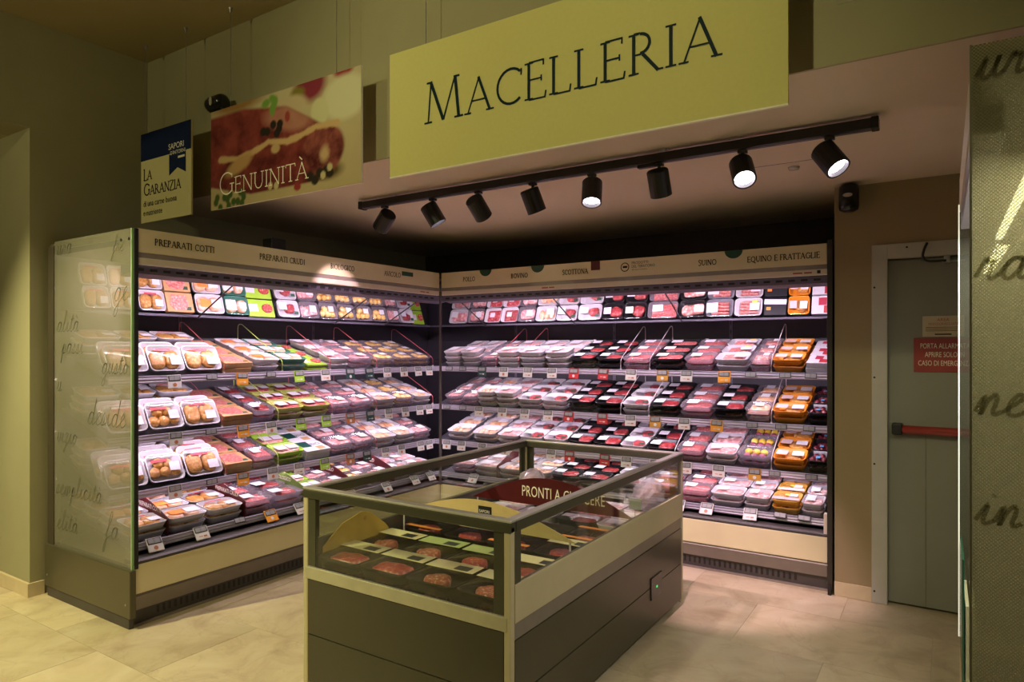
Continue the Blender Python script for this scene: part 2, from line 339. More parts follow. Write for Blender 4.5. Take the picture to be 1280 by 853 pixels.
def serif_text(txt, h, x=0, z=0, width=None, thick=.105, thin=.05, caps=None, track=0, y=0):
    """flat serif letters in the local x-z plane facing -y; caps: larger first letter height"""
    mb = MB(); cx = 0; items = []
    for i, ch in enumerate(txt):
        a, st = GLY[ch]; k = (caps if (caps and i == 0) else h); items.append((cx, k, st)); cx += (a+track)*k
    fx = width/cx if width else 1
    eps = 0
    for ox, k, st in items:
        for q in st:
            eps += 1e-5; yy = y-(eps % 2e-4)
            if q[0] == 'l': _strip(mb, [(x+(ox+q[1]*k)*fx, z+q[2]*k), (x+(ox+q[3]*k)*fx, z+q[4]*k)], (thick if q[5] else thin)*k, yy)
            elif q[0] == 's': _strip(mb, [(x+(ox+(q[1]-q[3]/2)*k)*fx, z+(q[2]+(.5*thin if q[2] < .5 else -.5*thin))*k), (x+(ox+(q[1]+q[3]/2)*k)*fx, z+(q[2]+(.5*thin if q[2] < .5 else -.5*thin))*k)], thin*k, yy)
            elif q[0] == 'a':
                n = 18; pts = [(q[1]+(q[3]-thick*.45)*math.cos(math.radians(q[5]+(q[6]-q[5])*j/n)), q[2]+(q[4]-thick*.3)*math.sin(math.radians(q[5]+(q[6]-q[5])*j/n))) for j in range(n+1)]
                _strip(mb, [(x+(ox+p[0]*k)*fx, z+p[1]*k) for p in pts], thick*.85*k, yy)
            elif q[0] == 'p': _strip(mb, [(x+(ox+p[0]*k)*fx, z+p[1]*k) for p in crm(q[1], 4)], thick*.85*k, yy)
    return mb
_a = [(0, .15), (.25, .75), (.6, .95), (.78, .8), (.45, .95), (.2, .6), (.2, .15), (.45, .02), (.7, .4), (.8, .92)]
CUR = {
 'a': (1.1, [_a+[(.76, .2), (.9, .03), (1.1, .2)]]), 'c': (.9, [[(0, .15), (.2, .7), (.5, .95), (.66, .8), (.4, .95), (.15, .5), (.3, .05), (.6, .05), (.9, .25)]]),
 'd': (1.15, [_a[:-1]+[(.98, 2.0), (.78, .2), (.92, .03), (1.15, .2)]]), 'e': (.85, [[(0, .15), (.35, .5), (.6, .8), (.45, .98), (.2, .6), (.25, .1), (.55, .03), (.85, .25)]]),
 'f': (.75, [[(0, .15), (.5, 1.2), (.66, 1.9), (.45, 1.95), (.25, .8), (.08, -.9), (-.12, -1), (.08, -.2), (.75, .3)]]),
 'g': (1.1, [_a+[(.7, -.8), (.4, -1.1), (.3, -.7), (1.1, .2)]]), 'i': (.7, [[(0, .15), (.3, .95), (.28, .2), (.42, .03), (.7, .2)], [(.4, 1.3), (.44, 1.38)]]),
 'l': (.7, [[(0, .15), (.48, 1.5), (.42, 2.0), (.27, 1.7), (.24, .2), (.4, .03), (.7, .2)]]), 'm': (1.35, [[(0, .15), (.2, .9), (.22, 0), (.32, .6), (.52, .95), (.62, .7), (.6, 0), (.7, .6), (.9, .95), (1.02, .7), (1.0, .15), (1.12, .03), (1.35, .2)]]),
 'n': (1.0, [[(0, .15), (.2, .9), (.22, 0), (.34, .6), (.55, .95), (.68, .7), (.66, .15), (.78, .03), (1.0, .2)]]), 'o': (.95, [[(0, .2), (.3, .9), (.15, .5), (.3, .05), (.6, .2), (.66, .7), (.4, .95), (.6, .82), (.95, .7)]]),
 'p': (.95, [[(0, .15), (.32, .95), (.12, -.9), (.22, .2), (.42, .9), (.66, .7), (.55, .15), (.32, .05), (.95, .2)]]), 'q': (1.1, [_a+[(.66, -1.0), (.85, -.5), (1.1, .2)]]),
 'r': (.85, [[(0, .15), (.22, .95), (.32, .8), (.52, .85), (.5, .2), (.62, .03), (.85, .2)]]), 's': (.75, [[(0, .1), (.36, .95), (.46, .5), (.3, .03), (.1, .1), (.4, .05), (.75, .2)]]),
 't': (.72, [[(0, .15), (.42, 1.6), (.3, .2), (.45, .03), (.72, .2)], [(.08, 1.15), (.7, 1.22)]]), 'u': (1.0, [[(0, .15), (.2, .95), (.2, .2), (.4, .03), (.6, .4), (.68, .95), (.66, .2), (.8, .03), (1.0, .2)]]),
 'v': (.85, [[(0, .15), (.2, .95), (.25, .2), (.4, .03), (.6, .5), (.6, .95), (.85, .85)]]), 'z': (.8, [[(0, .8), (.2, .95), (.55, .9), (.1, .05), (.4, .1), (.2, -.8), (.05, -.7), (.8, .2)]]),
}
CUR['\u00e0'] = (1.1, CUR['a'][1]+[[(.35, 1.5), (.6, 1.25)]])
def cursive(txt, xh, x, z, wid, y=0, slant=.25):
    mb = MB(); cx = 0
    for ch in txt:
        a, sts = CUR[ch]
        for st in sts:
            pts = [(x+(cx+p[0]+slant*p[1])*xh, z+p[1]*xh) for p in (crm(st, 4) if len(st) > 2 else st)]
            _strip(mb, pts, wid, y-(cx % 1)*1e-4)
        cx += a
    return mb
def sans(name, txt, size, m, parent, M, sx=1, align='LEFT', space=1):
    cu = bpy.data.curves.new(name, 'FONT'); cu.body = txt; cu.size = size; cu.align_x = align; cu.resolution_u = 3; cu.space_character = space
    to = bpy.data.objects.new('tmp', cu); C.objects.link(to); dg = bpy.context.evaluated_depsgraph_get()
    me = bpy.data.meshes.new_from_object(to.evaluated_get(dg)); bpy.data.objects.remove(to); bpy.data.curves.remove(cu)
    me.name = name; me.materials.clear(); me.transform(M @ RX(PI/2) @ Matrix.Diagonal((sx, 1, 1, 1)))
    return ob(name, me, m, parent)
# ------------------------------------------------------------------ room
XW, YB, ZS, ZC, YWALL = -4.64, 2.55, 2.478, 3.48, 4.494
fl = struct(MB().box(-7.5, 2.8, -4, 5.6, -.1, -.003).build('floor', mat('grout', (.50, .40, .27), .8)))
TW, TD = .87, .605
tile_me = {}
for j in range(-2, 8):
    y0 = 4.1-TD*7+TD*j
    if y0 > 5.0: continue
    off = (.435 if j % 2 else 0)-.05
    for i in range(-8, 4):
        x0 = i*TW+off; x1 = x0+TW; y1 = y0+TD
        if x1 < -7.4 or x0 > 2.2: continue
        cx, cy = (x0+x1)/2, (y0+y1)/2
        # tiles only where the floor can be seen
        if cx < XW and cy > 1.9: continue
        if cy > 4.8: continue
        if 't' not in tile_me:
            tile_me['t'] = MB().box(-TW/2+.0008, TW/2-.0008, -TD/2+.0008, TD/2-.0008, -.012, 0).mesh('tile')
        t = ob('tile', tile_me['t'], 'marble_tile', fl); t.location = (cx, cy, -.0003*((i*7+j*3) % 3))
struct(MB().box(-7.5, 2.8, -4, YB, ZC, ZC+.1).build('ceiling', 'ceiling'))
struct(MB().box(XW, 2.8, YB, 5.6, ZS, ZC+.1).build('ceiling_soffit', 'soffit'))
# bulkhead face in the wall colour
struct(MB().box(XW, 2.8, YB-.012, YB, ZS-.001, ZC).build('wall_bulkhead', 'wall'))
struct(MB().box(XW-.3, XW, 1.825, 5.6, 0, ZC).build('wall_left', 'wall'))
struct(MB().box(XW-.3, XW, -4, 1.825, 2.837, ZC).build('wall_lintel', 'wall'))
struct(MB().box(-7.5, XW-.3, 1.825, 2.1, 0, 2.837).build('wall_jamb', 'wall'))
struct(MB().box(-7.5, XW-.3, -4, 1.825, 2.837, 2.95).build('ceiling_passage', 'ceiling'))
struct(MB().box(-7.6, -7.5, -4, 2.1, 0, ZC).build('wall_passage', 'wall'))
struct(MB().box(-7.5, 2.8, -4.1, -4, 0, ZC).build('wall_rear', 'wall'))
struct(MB().box(2.8, 2.9, -4, 5.6, 0, ZC).build('wall_right', 'wall_brown'))
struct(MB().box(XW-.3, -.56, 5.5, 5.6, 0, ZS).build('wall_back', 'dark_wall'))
struct(MB().box(-.56, -.30, YWALL, 5.6, 0, ZS).box(-.30, .80, YWALL, 5.6, 2.045, ZS).box(.80, 2.8, YWALL, 5.6, 0, ZS).box(-.30, .80, 4.65, 5.6, 0, 2.045).build('wall_door', 'wall_brown'))
struct(MB().box(-7.5, XW+.012, 1.81, 1.825, 0, .083).box(XW, XW+.012, 1.825, 1.90, 0, .083).build('baseboard_left', 'base_stone'))
struct(MB().box(-.56, -.36, YWALL-.012, YWALL, 0, .085, .002).build('baseboard_back', 'base_stone'))
hatch = MB()
for a in ((-.31, -.09, 2.68, 2.683), (-.31, -.307, 2.683, 2.98), (-.093, -.09, 2.683, 2.98)): hatch.box(a[0], a[1], YB-.014, YB-.012, a[2], a[3])
struct(hatch.build('trim_1', 'grey_rail'))
h2 = MB()
for x in (-.86, -.46): h2.box(x, x+.004, 3.42, 3.75, ZS-.002, ZS)
h2.box(-.86, -.46, 3.748, 3.752, ZS-.002, ZS); struct(h2.build('trim_2', 'grey_rail'))
# door
d = struct(bpy.data.objects.new('door_1', None)); C.objects.link(d); d.location = (-.30, YWALL, 0)
MB().box(.02, 1.08, .03, .075, .012, 2.02, .003).build('door_leaf', 'door_paint', d)
fr = MB().box(-.06, .022, -.014, .03, 0, 2.11, .003).box(1.078, 1.16, -.014, .03, 0, 2.11, .003).box(.022, 1.078, -.014, .03, 2.025, 2.11, .003).build('door_frame', 'door_frame', d)
for z in (.07, .82, 1.33, 1.86): MB().tube([(-.045, -.017, z), (-.045, -.012, z)], .006, 8).build('screw', 'black', fr)
for x in (.12, .5): MB().tube([(x, -.017, 2.085), (x, -.012, 2.085)], .006, 8).build('screw', 'black', fr)
MB().box(.21, .214, .028, .031, .012, 1.0).build('panel_seam', 'grey_panel', d)
pb = MB().tube([(.09, -.03, 1.035), (1.0, -.03, 1.035)], .024, 12).build('panic_bar', 'red_bar', d, True)
MB().box(.045, .10, -.055, .03, 1.003, 1.067, .008).build('bar_mount', 'black', pb)
MB().box(.30, .33, .0, .03, 1.985, 2.03, .002).box(.29, .4, .015, .028, 1.99, 2.0).build('hinge_plate', 'steel_wire', d)
MB().tube(crm([(.22, -.03, 2.10), (.205, -.04, 2.06), (.20, -.04, 2.02), (.225, -.035, 1.995), (.31, -.02, 1.995)], 5), .007, 8).build('cable_guard', 'black', d, True)
t_ = thing('warning_sign', 'red alarm-door sign with cream capitals stuck on the grey emergency door', 'sign', T((-.147, YWALL+.027, 1.366)))
MB().box(0, .30, -.004, 0, 0, .195, .001).build('sign_plate', 'sign_red', t_)
for k, s_ in enumerate(('PORTA ALLARMATA', 'APRIRE SOLO IN', 'CASO DI EMERGENZA')):
    sans('lettering', s_, .042, 'ink_cream', t_, T((.15, -.006, .135-.049*k)), align='CENTER', sx=.62)
t_ = thing('paper_notice', 'cream printed area notice stuck above the red door sign', 'notice', T((-.104, YWALL+.027, 1.568)))
MB().box(0, .20, -.002, 0, 0, .118).build('paper', 'notice', t_)
sans('lettering', 'AREA', .024, 'ink_red', t_, T((.10, -.004, .088)), align='CENTER')
sans('lettering', 'VIDEOSORVEGLIATA', .020, 'ink_red', t_, T((.10, -.004, .066)), align='CENTER', sx=.78)
ln = MB()
for k in range(3): ln.box(.015, .185, -.0035, -.002, .052-.01*k, .0545-.01*k)
ln.box(.06, .14, -.0035, -.002, .01, .017); ln.build('text_lines', 'ink_brown', t_)
def speaker(name, label, M, r=.055, h=.165):
    t = thing(name, label, 'speaker', M)
    prof = [(r*.55, 0), (r*.92, .012), (r, .03), (r, h-.03), (r*.92, h-.012), (r*.55, h)]
    mb = MB(); n = 20
    mb.loops([[(q*math.cos(2*PI*k/n), q*math.sin(2*PI*k/n), z) for k in range(n)] for q, z in prof]); mb.build('housing', 'black_gloss', t, True)
    MB().box(-.02, .02, r*.8, r+.03, h*.35, h*.65, .004).build('bracket', 'black', t)
    n = 14; MB().loops([[(.026*math.cos(2*PI*k/n), y, h*.55+.012*math.sin(2*PI*k/n)) for k in range(n)] for y in (-r+.002, -r-.003)]).build('port', 'lens_off', t)
speaker('wall_speaker', 'small black wall speaker above the grey emergency door', T((-.473, YWALL-.085, 2.308)))
speaker('wall_speaker', 'small black speaker on the bulkhead above the meat poster', T((-3.70, 2.45, 2.985)) @ RY(PI/2) @ T((0, 0, -.08)), .05, .15)
tag(MB().loops([[(q*math.cos(2*PI*k/14), q*math.sin(2*PI*k/14), z) for k in range(14)] for q, z in ((.03, 0), (.026, -.012), (.01, -.016))]).build('smoke_sensor', 'lens_off', smooth=True), 'tiny round sensor on the soffit near the last track lamp', 'sensor').location = (-.68, 3.86, ZS)
# ------------------------------------------------------------------ hanging signs
YS = 2.38
def hang(t, xs, ztop):
    for x in xs:
        wv = MB().tube([(x, .006, ztop), (x, .006, ZC-2.32-.001)], .0016, 5).build('suspension_wire', 'steel_wire', t)
        MB().loops([[(x+q*math.cos(2*PI*k/8), .006+q*math.sin(2*PI*k/8), z) for k in range(8)] for q, z in ((.004, ZC-2.32-.03), (.012, ZC-2.32-.001))]).build('ceiling_hook', 'steel_wire', wv)
t = thing('hanging_sign', 'long olive-yellow hanging sign lettered MACELLERIA in dark capitals', 'sign', T((-2.23, YS, 2.32)))
MB().box(0, 1.793, 0, .012, 0, .585, .001).build('panel', 'sign_cream', t); MB().box(0, 1.793, -.001, .013, -.006, 0).build('bottom_edge', 'sign_edge', t)
serif_text('MACELLERIA', .155, x=.215, z=.212, width=1.36, caps=.19, thick=.085, thin=.045, y=-.002, track=.03).build('lettering', 'ink_navy', t)
hang(t, (.22, 1.55), .585)
# poster of raw meat: flat print, coloured point by point
t = thing('hanging_poster', 'hanging photo poster of raw beef lettered GENUINIT\u00c0 in white', 'poster', T((-3.66, YS, 2.32)))
def paint(u, v, nz):
    def ell(cx, cy, rx, ry, a=0):
        dx, dy = u-cx, (v-cy)*.47; c_, s_ = math.cos(a), math.sin(a); return math.hypot((dx*c_+dy*s_)/rx, (-dx*s_+dy*c_)/(ry*.47))
    def mixc(c, c2, f): f = max(0, min(1, f)); return tuple(a*(1-f)+b*f for a, b in zip(c, c2))
    def soft(e, w): return (1-e)/w
    c = mixc((.42, .33, .17), (.50, .43, .26), v+nz*.5)
    c = mixc(c, (.30, .16, .05), soft(ell(.2, 1.0, .25, .1), .4)*.7)
    c = mixc(c, (.22, .03, .05), soft(ell(.70, .98, .12, .2), .4)); c = mixc(c, (.30, .04, .05), soft(ell(.9, 1.02, .07, .1), .4))
    c = mixc(c, (.20, .17, .03), soft(ell(.62, .92, .06, .08), .5))
    c = mixc(c, (.60, .57, .36), soft(ell(.91, .77, .15, .22), .25)); c = mixc(c, (.56, .53, .30), soft(ell(.76, .70, .06, .14, .3), .2))
    c = mixc(c, (.50, .40, .24), soft(ell(.58, .82, .12, .12), .3))
    # meat slab
    top = .95-.1*max(0, u-.25)/.3 if u < .55 else .85-.5*(u-.55)/.25*.55
    bot = .22-.14*min(1, u/.3)
    ins = min((top-v)/.03, (v-bot)/.02, (.79+nz*.03-u)/.03)
    red = mixc((.085, .010, .010), (.26, .05, .04), .5+nz*2.6+.5*(v-.5))
    c = mixc(c, red, ins)
    c = mixc(c, mixc((.34, .12, .09), (.42, .2, .14), .5+nz*2), min(soft(ell(.56, .72, .2, .14, -.2), .35), ins)*.85)
    # front chunk and its shadow
    c = mixc(c, (.10, .06, .02), soft(ell(.80, .16, .12, .1), .4)*.8)
    ch = soft(ell(.78+nz*.02, .36, .135, .23), .12); c = mixc(c, mixc((.07, .008, .010), (.32, .09, .07), .5+nz*3.2), ch)
    c = mixc(c, (.52, .34, .18), soft(ell(.79+nz*.05, .32, .035, .10), .5)*.8*(1 if ch > 0 else 0))
    # fat seam
    pts = ((.08, .49), (.2, .46), (.32, .49), (.43, .55), (.55, .51), (.64, .53), (.74, .58), (.86, .56))
    dm = 9
    for a, b in zip(pts, pts[1:]):
        dx, dy = b[0]-a[0], b[1]-a[1]; tt = max(0, min(1, ((u-a[0])*dx+(v-a[1])*dy)/(dx*dx+dy*dy)))
        dm = min(dm, math.hypot(u-a[0]-tt*dx, (v-a[1]-tt*dy)*.6))
    c = mixc(c, (.55, .36, .17), (.022+nz*.03-dm)/.01)
    c = mixc(c, (.46, .27, .11), soft(ell(.22+nz*.05, .40, .13, .09, .35), .4)*.9)
    c = mixc(c, (.50, .34, .16), soft(ell(.475, .47, .035, .05), .3))
    for x, y in ((.39, .66), (.42, .65), (.46, .70), (.505, .69), (.50, .65), (.485, .61)): c = mixc(c, (.02, .015, .012), soft(ell(x, y, .024, .048), .25))
    for x, y in ((.70, .14), (.73, .10), (.76, .16), (.80, .17), (.82, .14)): c = mixc(c, (.025, .018, .012), soft(ell(x, y, .026, .05), .25))
    for x, y in ((.78, .13), (.82, .19), (.44, .13), (.48, .12)): c = mixc(c, (.50, .42, .22), soft(ell(x, y, .018, .04), .25))
    c = mixc(c, (.26, .03, .03), soft(ell(.62, .07, .026, .04), .25)); c = mixc(c, (.3, .05, .04), soft(ell(.555, .74, .02, .06), .3))
    for x, y, a in ((.41, .92, .2), (.46, .94, -.5), (.455, .85, 1.5), (.47, .9, 1.2)): c = mixc(c, (.16, .30, .05), soft(ell(x, y, .038, .05, a), .4))
    for k in range(12):
        x = .04+.02*k+.01*math.sin(k*5); y = .07+.06*math.sin(k*2.3); c = mixc(c, (.05, .09, .02), soft(ell(x, y, .022, .045, k), .3))
    return c
from mathutils import noise as mn
NX, NY = 168, 80
vs = [(1.24*i/NX, -.001, .582*j/NY) for j in range(NY+1) for i in range(NX+1)]
me = bpy.data.meshes.new('print'); me.from_pydata(vs, [], [(j*(NX+1)+i, j*(NX+1)+i+1, (j+1)*(NX+1)+i+1, (j+1)*(NX+1)+i) for j in range(NY) for i in range(NX)])
ca = me.color_attributes.new('ink', 'FLOAT_COLOR', 'POINT'); buf = []
for j in range(NY+1):
    for i in range(NX+1):
        u, v = i/NX, j/NY; nz = mn.fractal(Vector((u*9, v*4.5, 3)), .6, 2.1, 5)*.22
        buf += [*paint(u, v, nz), 1]
ca.data.foreach_set('color', buf)
m, n, l = nt('poster_print'); b = n['Principled BSDF']; b.inputs['Roughness'].default_value = .6; b.inputs['Specular IOR Level'].default_value = .1
at_ = n.new('ShaderNodeAttribute'); at_.attribute_name = 'ink'; l.new(at_.outputs['Color'], b.inputs['Base Color']); MATS['poster_print'] = m
ob('printed_photo', me, 'poster_print', t)
MB().box(0, 1.24, 0, .012, 0, .582).build('panel', 'sign_edge', t)
serif_text('GENUINIT\u00c0', .093, x=.075, z=.075, width=.78, caps=.13, thick=.075, thin=.05, y=-.003).build('lettering', 'ink_cream', t)
hang(t, (.18, 1.06), .582)
t = thing('hanging_sign', 'small hanging panel with navy top, lettered LA GARANZIA', 'sign', T((-4.43, YS, 2.32)))
MB().box(0, .565, 0, .012, 0, .582, .001).build('panel', 'sign_pale', t)
MB().box(0, .565, -.0015, 0, .405, .582).build('blue_band', 'navy', t)
pn = MB().prism([(.33, .40), (.33, .27), (.42, .31), (.51, .27), (.51, .41)], 'y', -.0018, -.0003).build('pennant', 'navy', t)
sans('lettering', 'SAPORI', .052, 'ink_cream', t, T((.325, -.004, .43)), sx=1.0); sans('lettering', "D'INTORNI", .033, 'ink_cream', t, T((.345, -.004, .395)))
MB().box(.43, .50, -.004, -.0018, .365, .378).build('small_stripe', 'ink_cream', pn)
serif_text('LA', .062, x=.03, z=.275, caps=.075, thick=.13, thin=.08, y=-.002).build('lettering', 'ink_brown', t)
serif_text('GARANZIA', .062, x=.03, z=.175, width=.43, caps=.078, thick=.13, thin=.08, y=-.002).build('lettering', 'ink_brown', t)
sans('lettering', 'di una carne buona', .054, 'ink_brown', t, T((.03, -.002, .105)), sx=.92); sans('lettering', 'e nutriente', .054, 'ink_brown', t, T((.03, -.002, .045)), sx=.92)
hang(t, (.05, .50), .582)
# ------------------------------------------------------------------ track with eight spots
t = thing('lighting_track', 'long black lighting track mounted under the soffit', 'lighting track', T((-3.22, 3.17, 2.42)))
MB().box(0, 2.99, -.026, .026, -.004, .04, .004).build('track_rail', 'black', t)
MB().box(.02, 2.97, -.008, .008, -.006, -.003).build('conductor_slot', mat('slot', (.12, .10, .14), .5), t)
for x in (-.004, 2.964): MB().box(x, x+.03, -.03, .03, -.007, .043, .004).build('end_cap', 'black_gloss', t)
for x in (.28, 2.05): MB().box(x, x+.03, -.024, .024, .02, .058).build('ceiling_clip', 'steel_wire', t)
MB().box(1.93, 2.02, -.016, .016, -.02, .002, .004).build('power_feed', 'black', t)
# (x, target, power, lit?)
lamps = [(-3.013, (-3.62, 3.34, 1.85), 34), (-2.616, (-1.75, 3.75, .55), 40), (-2.275, (-2.2, 4.75, .9), 34), (-1.906, (-1.5, 4.25, 0), 75), (-1.546, (-1.25, 2.4, .3), 16),
         (-1.18, (-1.2, 4.4, 0), 110), (-.78, (-.25, 2.1, .9), 9), (-.414, (.35, 2.75, 1.2), 10)]
ords = ['first', 'second', 'third', 'fourth', 'fifth', 'sixth', 'seventh', 'eighth', 'ninth', 'tenth', 'eleventh', 'twelfth', 'thirteenth', 'fourteenth', 'fifteenth', 'sixteenth', 'seventeenth', 'eighteenth', 'nineteenth', 'twentieth', 'twenty-first', 'twenty-second']
for i, (x, tg, pw) in enumerate(lamps):
    P = Vector((x, 3.17, 2.32)); t = thing('track_spotlight', 'black cylindrical spotlight, %s from the left end of the track' % ords[i], 'spotlight', T((x, 3.17, 2.42)), 'spotlights on the track')
    MB().box(-.02, .02, -.016, .016, -.02, -.0075, .002).tube([(0, 0, -.012), (0, 0, -.055)], .008, 8).build('arm', 'black', t)
    q = (Vector(tg)-P).to_track_quat('-Z', 'Y').to_matrix().to_4x4(); Mh = T((0, 0, -.10)) @ q
    n = 20; rc = .053
    def ring(r, z): return [Mh @ Vector((r*math.cos(2*PI*k/n), r*math.sin(2*PI*k/n), z)) for k in range(n)]
    MB().loops([ring(rc*.9, .062), ring(rc, .056), ring(rc, -.068), ring(rc*.86, -.068), ring(rc*.8, -.05)], True, False).build('head', 'black', t)
    MB().loops([ring(rc*.82, -.046), ring(rc*.6, -.043)], True, True).build('lens', 'led_lamp', t)
    l = spot('lamp_beam', (0, 0, 0), (0, 0, -1), pw, PINK, 42, .45, .02); l.parent = t; l.matrix_basis = Mh @ T((0, 0, -.07))
# ------------------------------------------------------------------ refrigerated wall cases
ML = T((-3.64, 1.92, 0)) @ RZ(PI/2); MR = T((-3.64, 4.51, 0))
SH = dict(T=(.62, 1.72), A=(.34, 1.32), B=(.34, .968), C=(.33, .647), D=(.10, .408))
DB = .90                      # depth of inner back wall
INC = math.radians(17); INCT = math.radians(4); INCD = math.radians(8)
inc = dict(T=INCT, A=INC, B=INC, C=INC, D=INCD)
def case(name, label, M, L, left):
    c = thing(name, label, 'display cooler', M)
    e0, e1 = (0, L) if left else (0, L)
    # fascia, lip, canopy
    fa = MB().box(.0215 if left else .012, L-.012 if left else L-.005, 0, .02, 2.02, 2.148, .002).build('fascia', 'cream', c)
    MB().box(.0215 if left else 0, L, .004, .03, 1.992, 2.02).build('blind_slot', 'grey_rail', c)
    MB().box(.0215 if left else 0, L, 0, .035, 1.955, 1.993, .006).build('canopy_lip', 'cream_lip', c)
    MB().prism([(.03, 1.952), (.05, 1.91), (.14, 1.895), (.14, 1.952)], 'x', 0, L+(.14 if left else 0)).build('air_outlet', 'honeycomb', c)
    sm = MB().box(0, .04, .036, .041, 1.924, 1.938).mesh('outlet_slot')
    for k in range(int(L/.075)): ob('outlet_slot', sm, 'black', c).location.x = .03+k*.075
    MB().box(0 if left else .0, L+(.895 if left else 0), .02, .96, 2.10, 2.135).build('canopy_top', 'dark_wall', c)
    MB().box(0 if left else -.13, L+(.86 if left else 0), .14, DB, 2.066, 2.096).build('canopy_ceiling', 'inner_back', c)
    bk = MB().box(0 if left else -.895, L+(.895 if left else 0), DB, .96, .05, 2.095).build('back_wall', 'inner_back', c)
    for x in ((.79, 1.98) if left else (.20, 1.22, 2.22)):
        up = MB().box(x-.012, x+.012, DB-.006, DB, .4, 2.0).build('slotted_upright', 'shelf_steel', bk)
        sl = MB()
        for k in range(20): sl.box(x-.004, x+.004, DB-.0075, DB-.006, .5+.07*k, .53+.07*k)
        sl.build('slots', 'black', bk)
    for x in ((.70, 1.90, 2.05) if left else (1.02, 2.02, 2.99)):
        MB().box(x, x+.028, DB-.012, DB, 1.50, 1.58, .003).build('price_clip', 'white_plastic', bk)
    # base
    MB().box(0, L, 0, .03, .18, .338, .004).build('bumper_panel', 'cream', c)
    MB().prism([(.002, .338), (.002, .352), (.02, .36), (.10, .36), (.10, .338)], 'x', 0, L).build('front_ledge', 'kick', c)
    MB().prism([(.012, .178), (.004, .165), (.02, .088), (.04, .088), (.04, .178)], 'x', 0, L).build('lower_panel', 'grey_panel', c)
    kp = MB().box(0, L, .035, .06, .012, .088).build('kick_plate', 'kick', c)
    MB().box(0, L, .02, .05, .0, .012).build('floor_rail', 'grey_rail', c)
    n = int((L-.35)/.034) if left else int(2.2/.034); sm = MB().box(0, .014, .033, .036, .034, .074).mesh('vent_slot')
    for k in range(n): ob('vent_slot', sm, 'black', kp).location.x = (.14 if left else .70)+k*.034
    MB().box(0, L, .06, .96, .02, .33).build('plinth', 'inner_back', c)
    # shelves
    for k in 'TABCD':
        f, z = SH[k]; a0 = .03 if left else -f; a1 = L+f-.014 if left else L-.03
        an = inc[k]; dl = (DB-f-.004)/math.cos(an)
        tk = .008 if k == 'T' else .018
        s_ = MB().prism([(f, z-tk), (DB-.002, z-tk+(DB-f)*math.tan(an)), (DB-.002, z+(DB-f)*math.tan(an)), (f, z)], 'x', a0, a1).build('deck' if k == 'D' else 'shelf', 'shelf_steel', c)
        if k != 'T':
            MB().prism([(f-.006, z-.028), (f-.012, z-.02), (f-.008, z-.012), (f-.012, z-.004), (f-.008, z+.006), (f-.01, z+.016), (f, z+.018), (f, z-.028)], 'x', a0, a1).build('price_rail', 'rail_white', s_)
            MB().box(a0, a1, f+.001, f+.0035, z+.016, z+.085).build('front_lip', G_LIP, s_)
        else:
            MB().box(a0, a1, f-.005, f, z-.009, z+.008, .001).build('shelf_edge', 'shelf_steel', s_)
        if k in 'ABC':
            zz = z-.021; yy = f+.016  # strip and light added out of sight to brighten the packs below
            MB().box(a0+.03, a1-.03, yy-.008, yy+.008, zz-.004, zz+.002).build('hidden_led_strip', 'led_tube', s_)
            area('hidden_led_light', ((a0+a1)/2, yy+.012, zz-.006), (math.radians(38), 0, 0), a1-a0-.1, .016, LEDW[k]*(a1-a0), LED, c)
    for x in ((.75, 1.97, 2.55) if left else (.05, .98, 1.92)):
        MB().tube([(x, SH['T'][0]-.004, SH['T'][1]-.012), (x, SH['T'][0]-.02, SH['T'][1]+.0), (x, .16, 1.945)], .005, 6).build('shelf_stay', 'black', c)
    MB().box(.03, L-.03, .10, .125, 1.93, 1.945).build('hidden_led_strip', 'led_tube', c)
    area('hidden_led_light', (L/2, .13, 1.925), (math.radians(34), 0, 0), L-.1, .05, LEDW['K']*L, LED, c)
    return c, fa
LEDW = dict(A=2.2, B=2.0, C=1.0, K=33)
LL, LR = 2.59, 3.04
left, fa = case('meat_cooler', 'refrigerated meat case along the left wall with frosted script glass end', ML, LL, True)
for txt, a, b_ in (('PREPARATI COTTI', .108, .468), ('PREPARATI CRUDI', .778, 1.137), ('BIOLOGICO', 1.363, 1.592), ('AVICOLO', 1.901, 2.092)):
    serif_text(txt, .037, a, 2.066, b_-a, y=-.002, thick=.15, thin=.09).build('lettering', 'ink_brown', fa)
MB().box(2.105, 2.236, -.0025, 0, 2.085, 2.118).build('brand_badge', 'badge_green', fa)
MB().box(2.33, 2.39, -.001, .001, 1.968, 1.976).build('rating_mark', 'ink_red', left); MB().box(2.40, 2.44, -.001, .001, 1.968, 1.976).build('rating_mark', 'ink_red', left)
right, fa = case('meat_cooler', 'refrigerated meat case along the back wall ending at a dark post', MR, LR, False)
for txt, a, b_ in (('POLLO', .246, .371), ('BOVINO', .726, .884), ('SCOTTONA', 1.191, 1.408), ('SUINO', 2.239, 2.363), ('EQUINO E FRATTAGLIE', 2.56, 2.996)):
    serif_text(txt, .037, a, 2.062, b_-a, y=-.002, thick=.15, thin=.09).build('lettering', 'ink_brown', fa)
MB().box(1.434, 1.506, -.0025, 0, 2.082, 2.148).build('brand_badge', 'badge_red', fa)
for x in (.476, .972, 2.473):
    n = 16; MB().prism([(x+.058*math.cos(PI+PI*k/n), 2.147+.052*math.sin(PI+PI*k/n)) for k in range(n+1)], 'y', -.0025, 0).build('brand_badge', 'badge_green', fa)
rg = MB(); _strip(rg, [(1.704+.03*math.cos(2*PI*k/24), 2.088+.03*math.sin(2*PI*k/24)) for k in range(25)], .006, -.002)
rg.box(1.688, 1.722, -.0022, -.0018, 2.082, 2.096).build('round_emblem', 'ink_brown', fa)
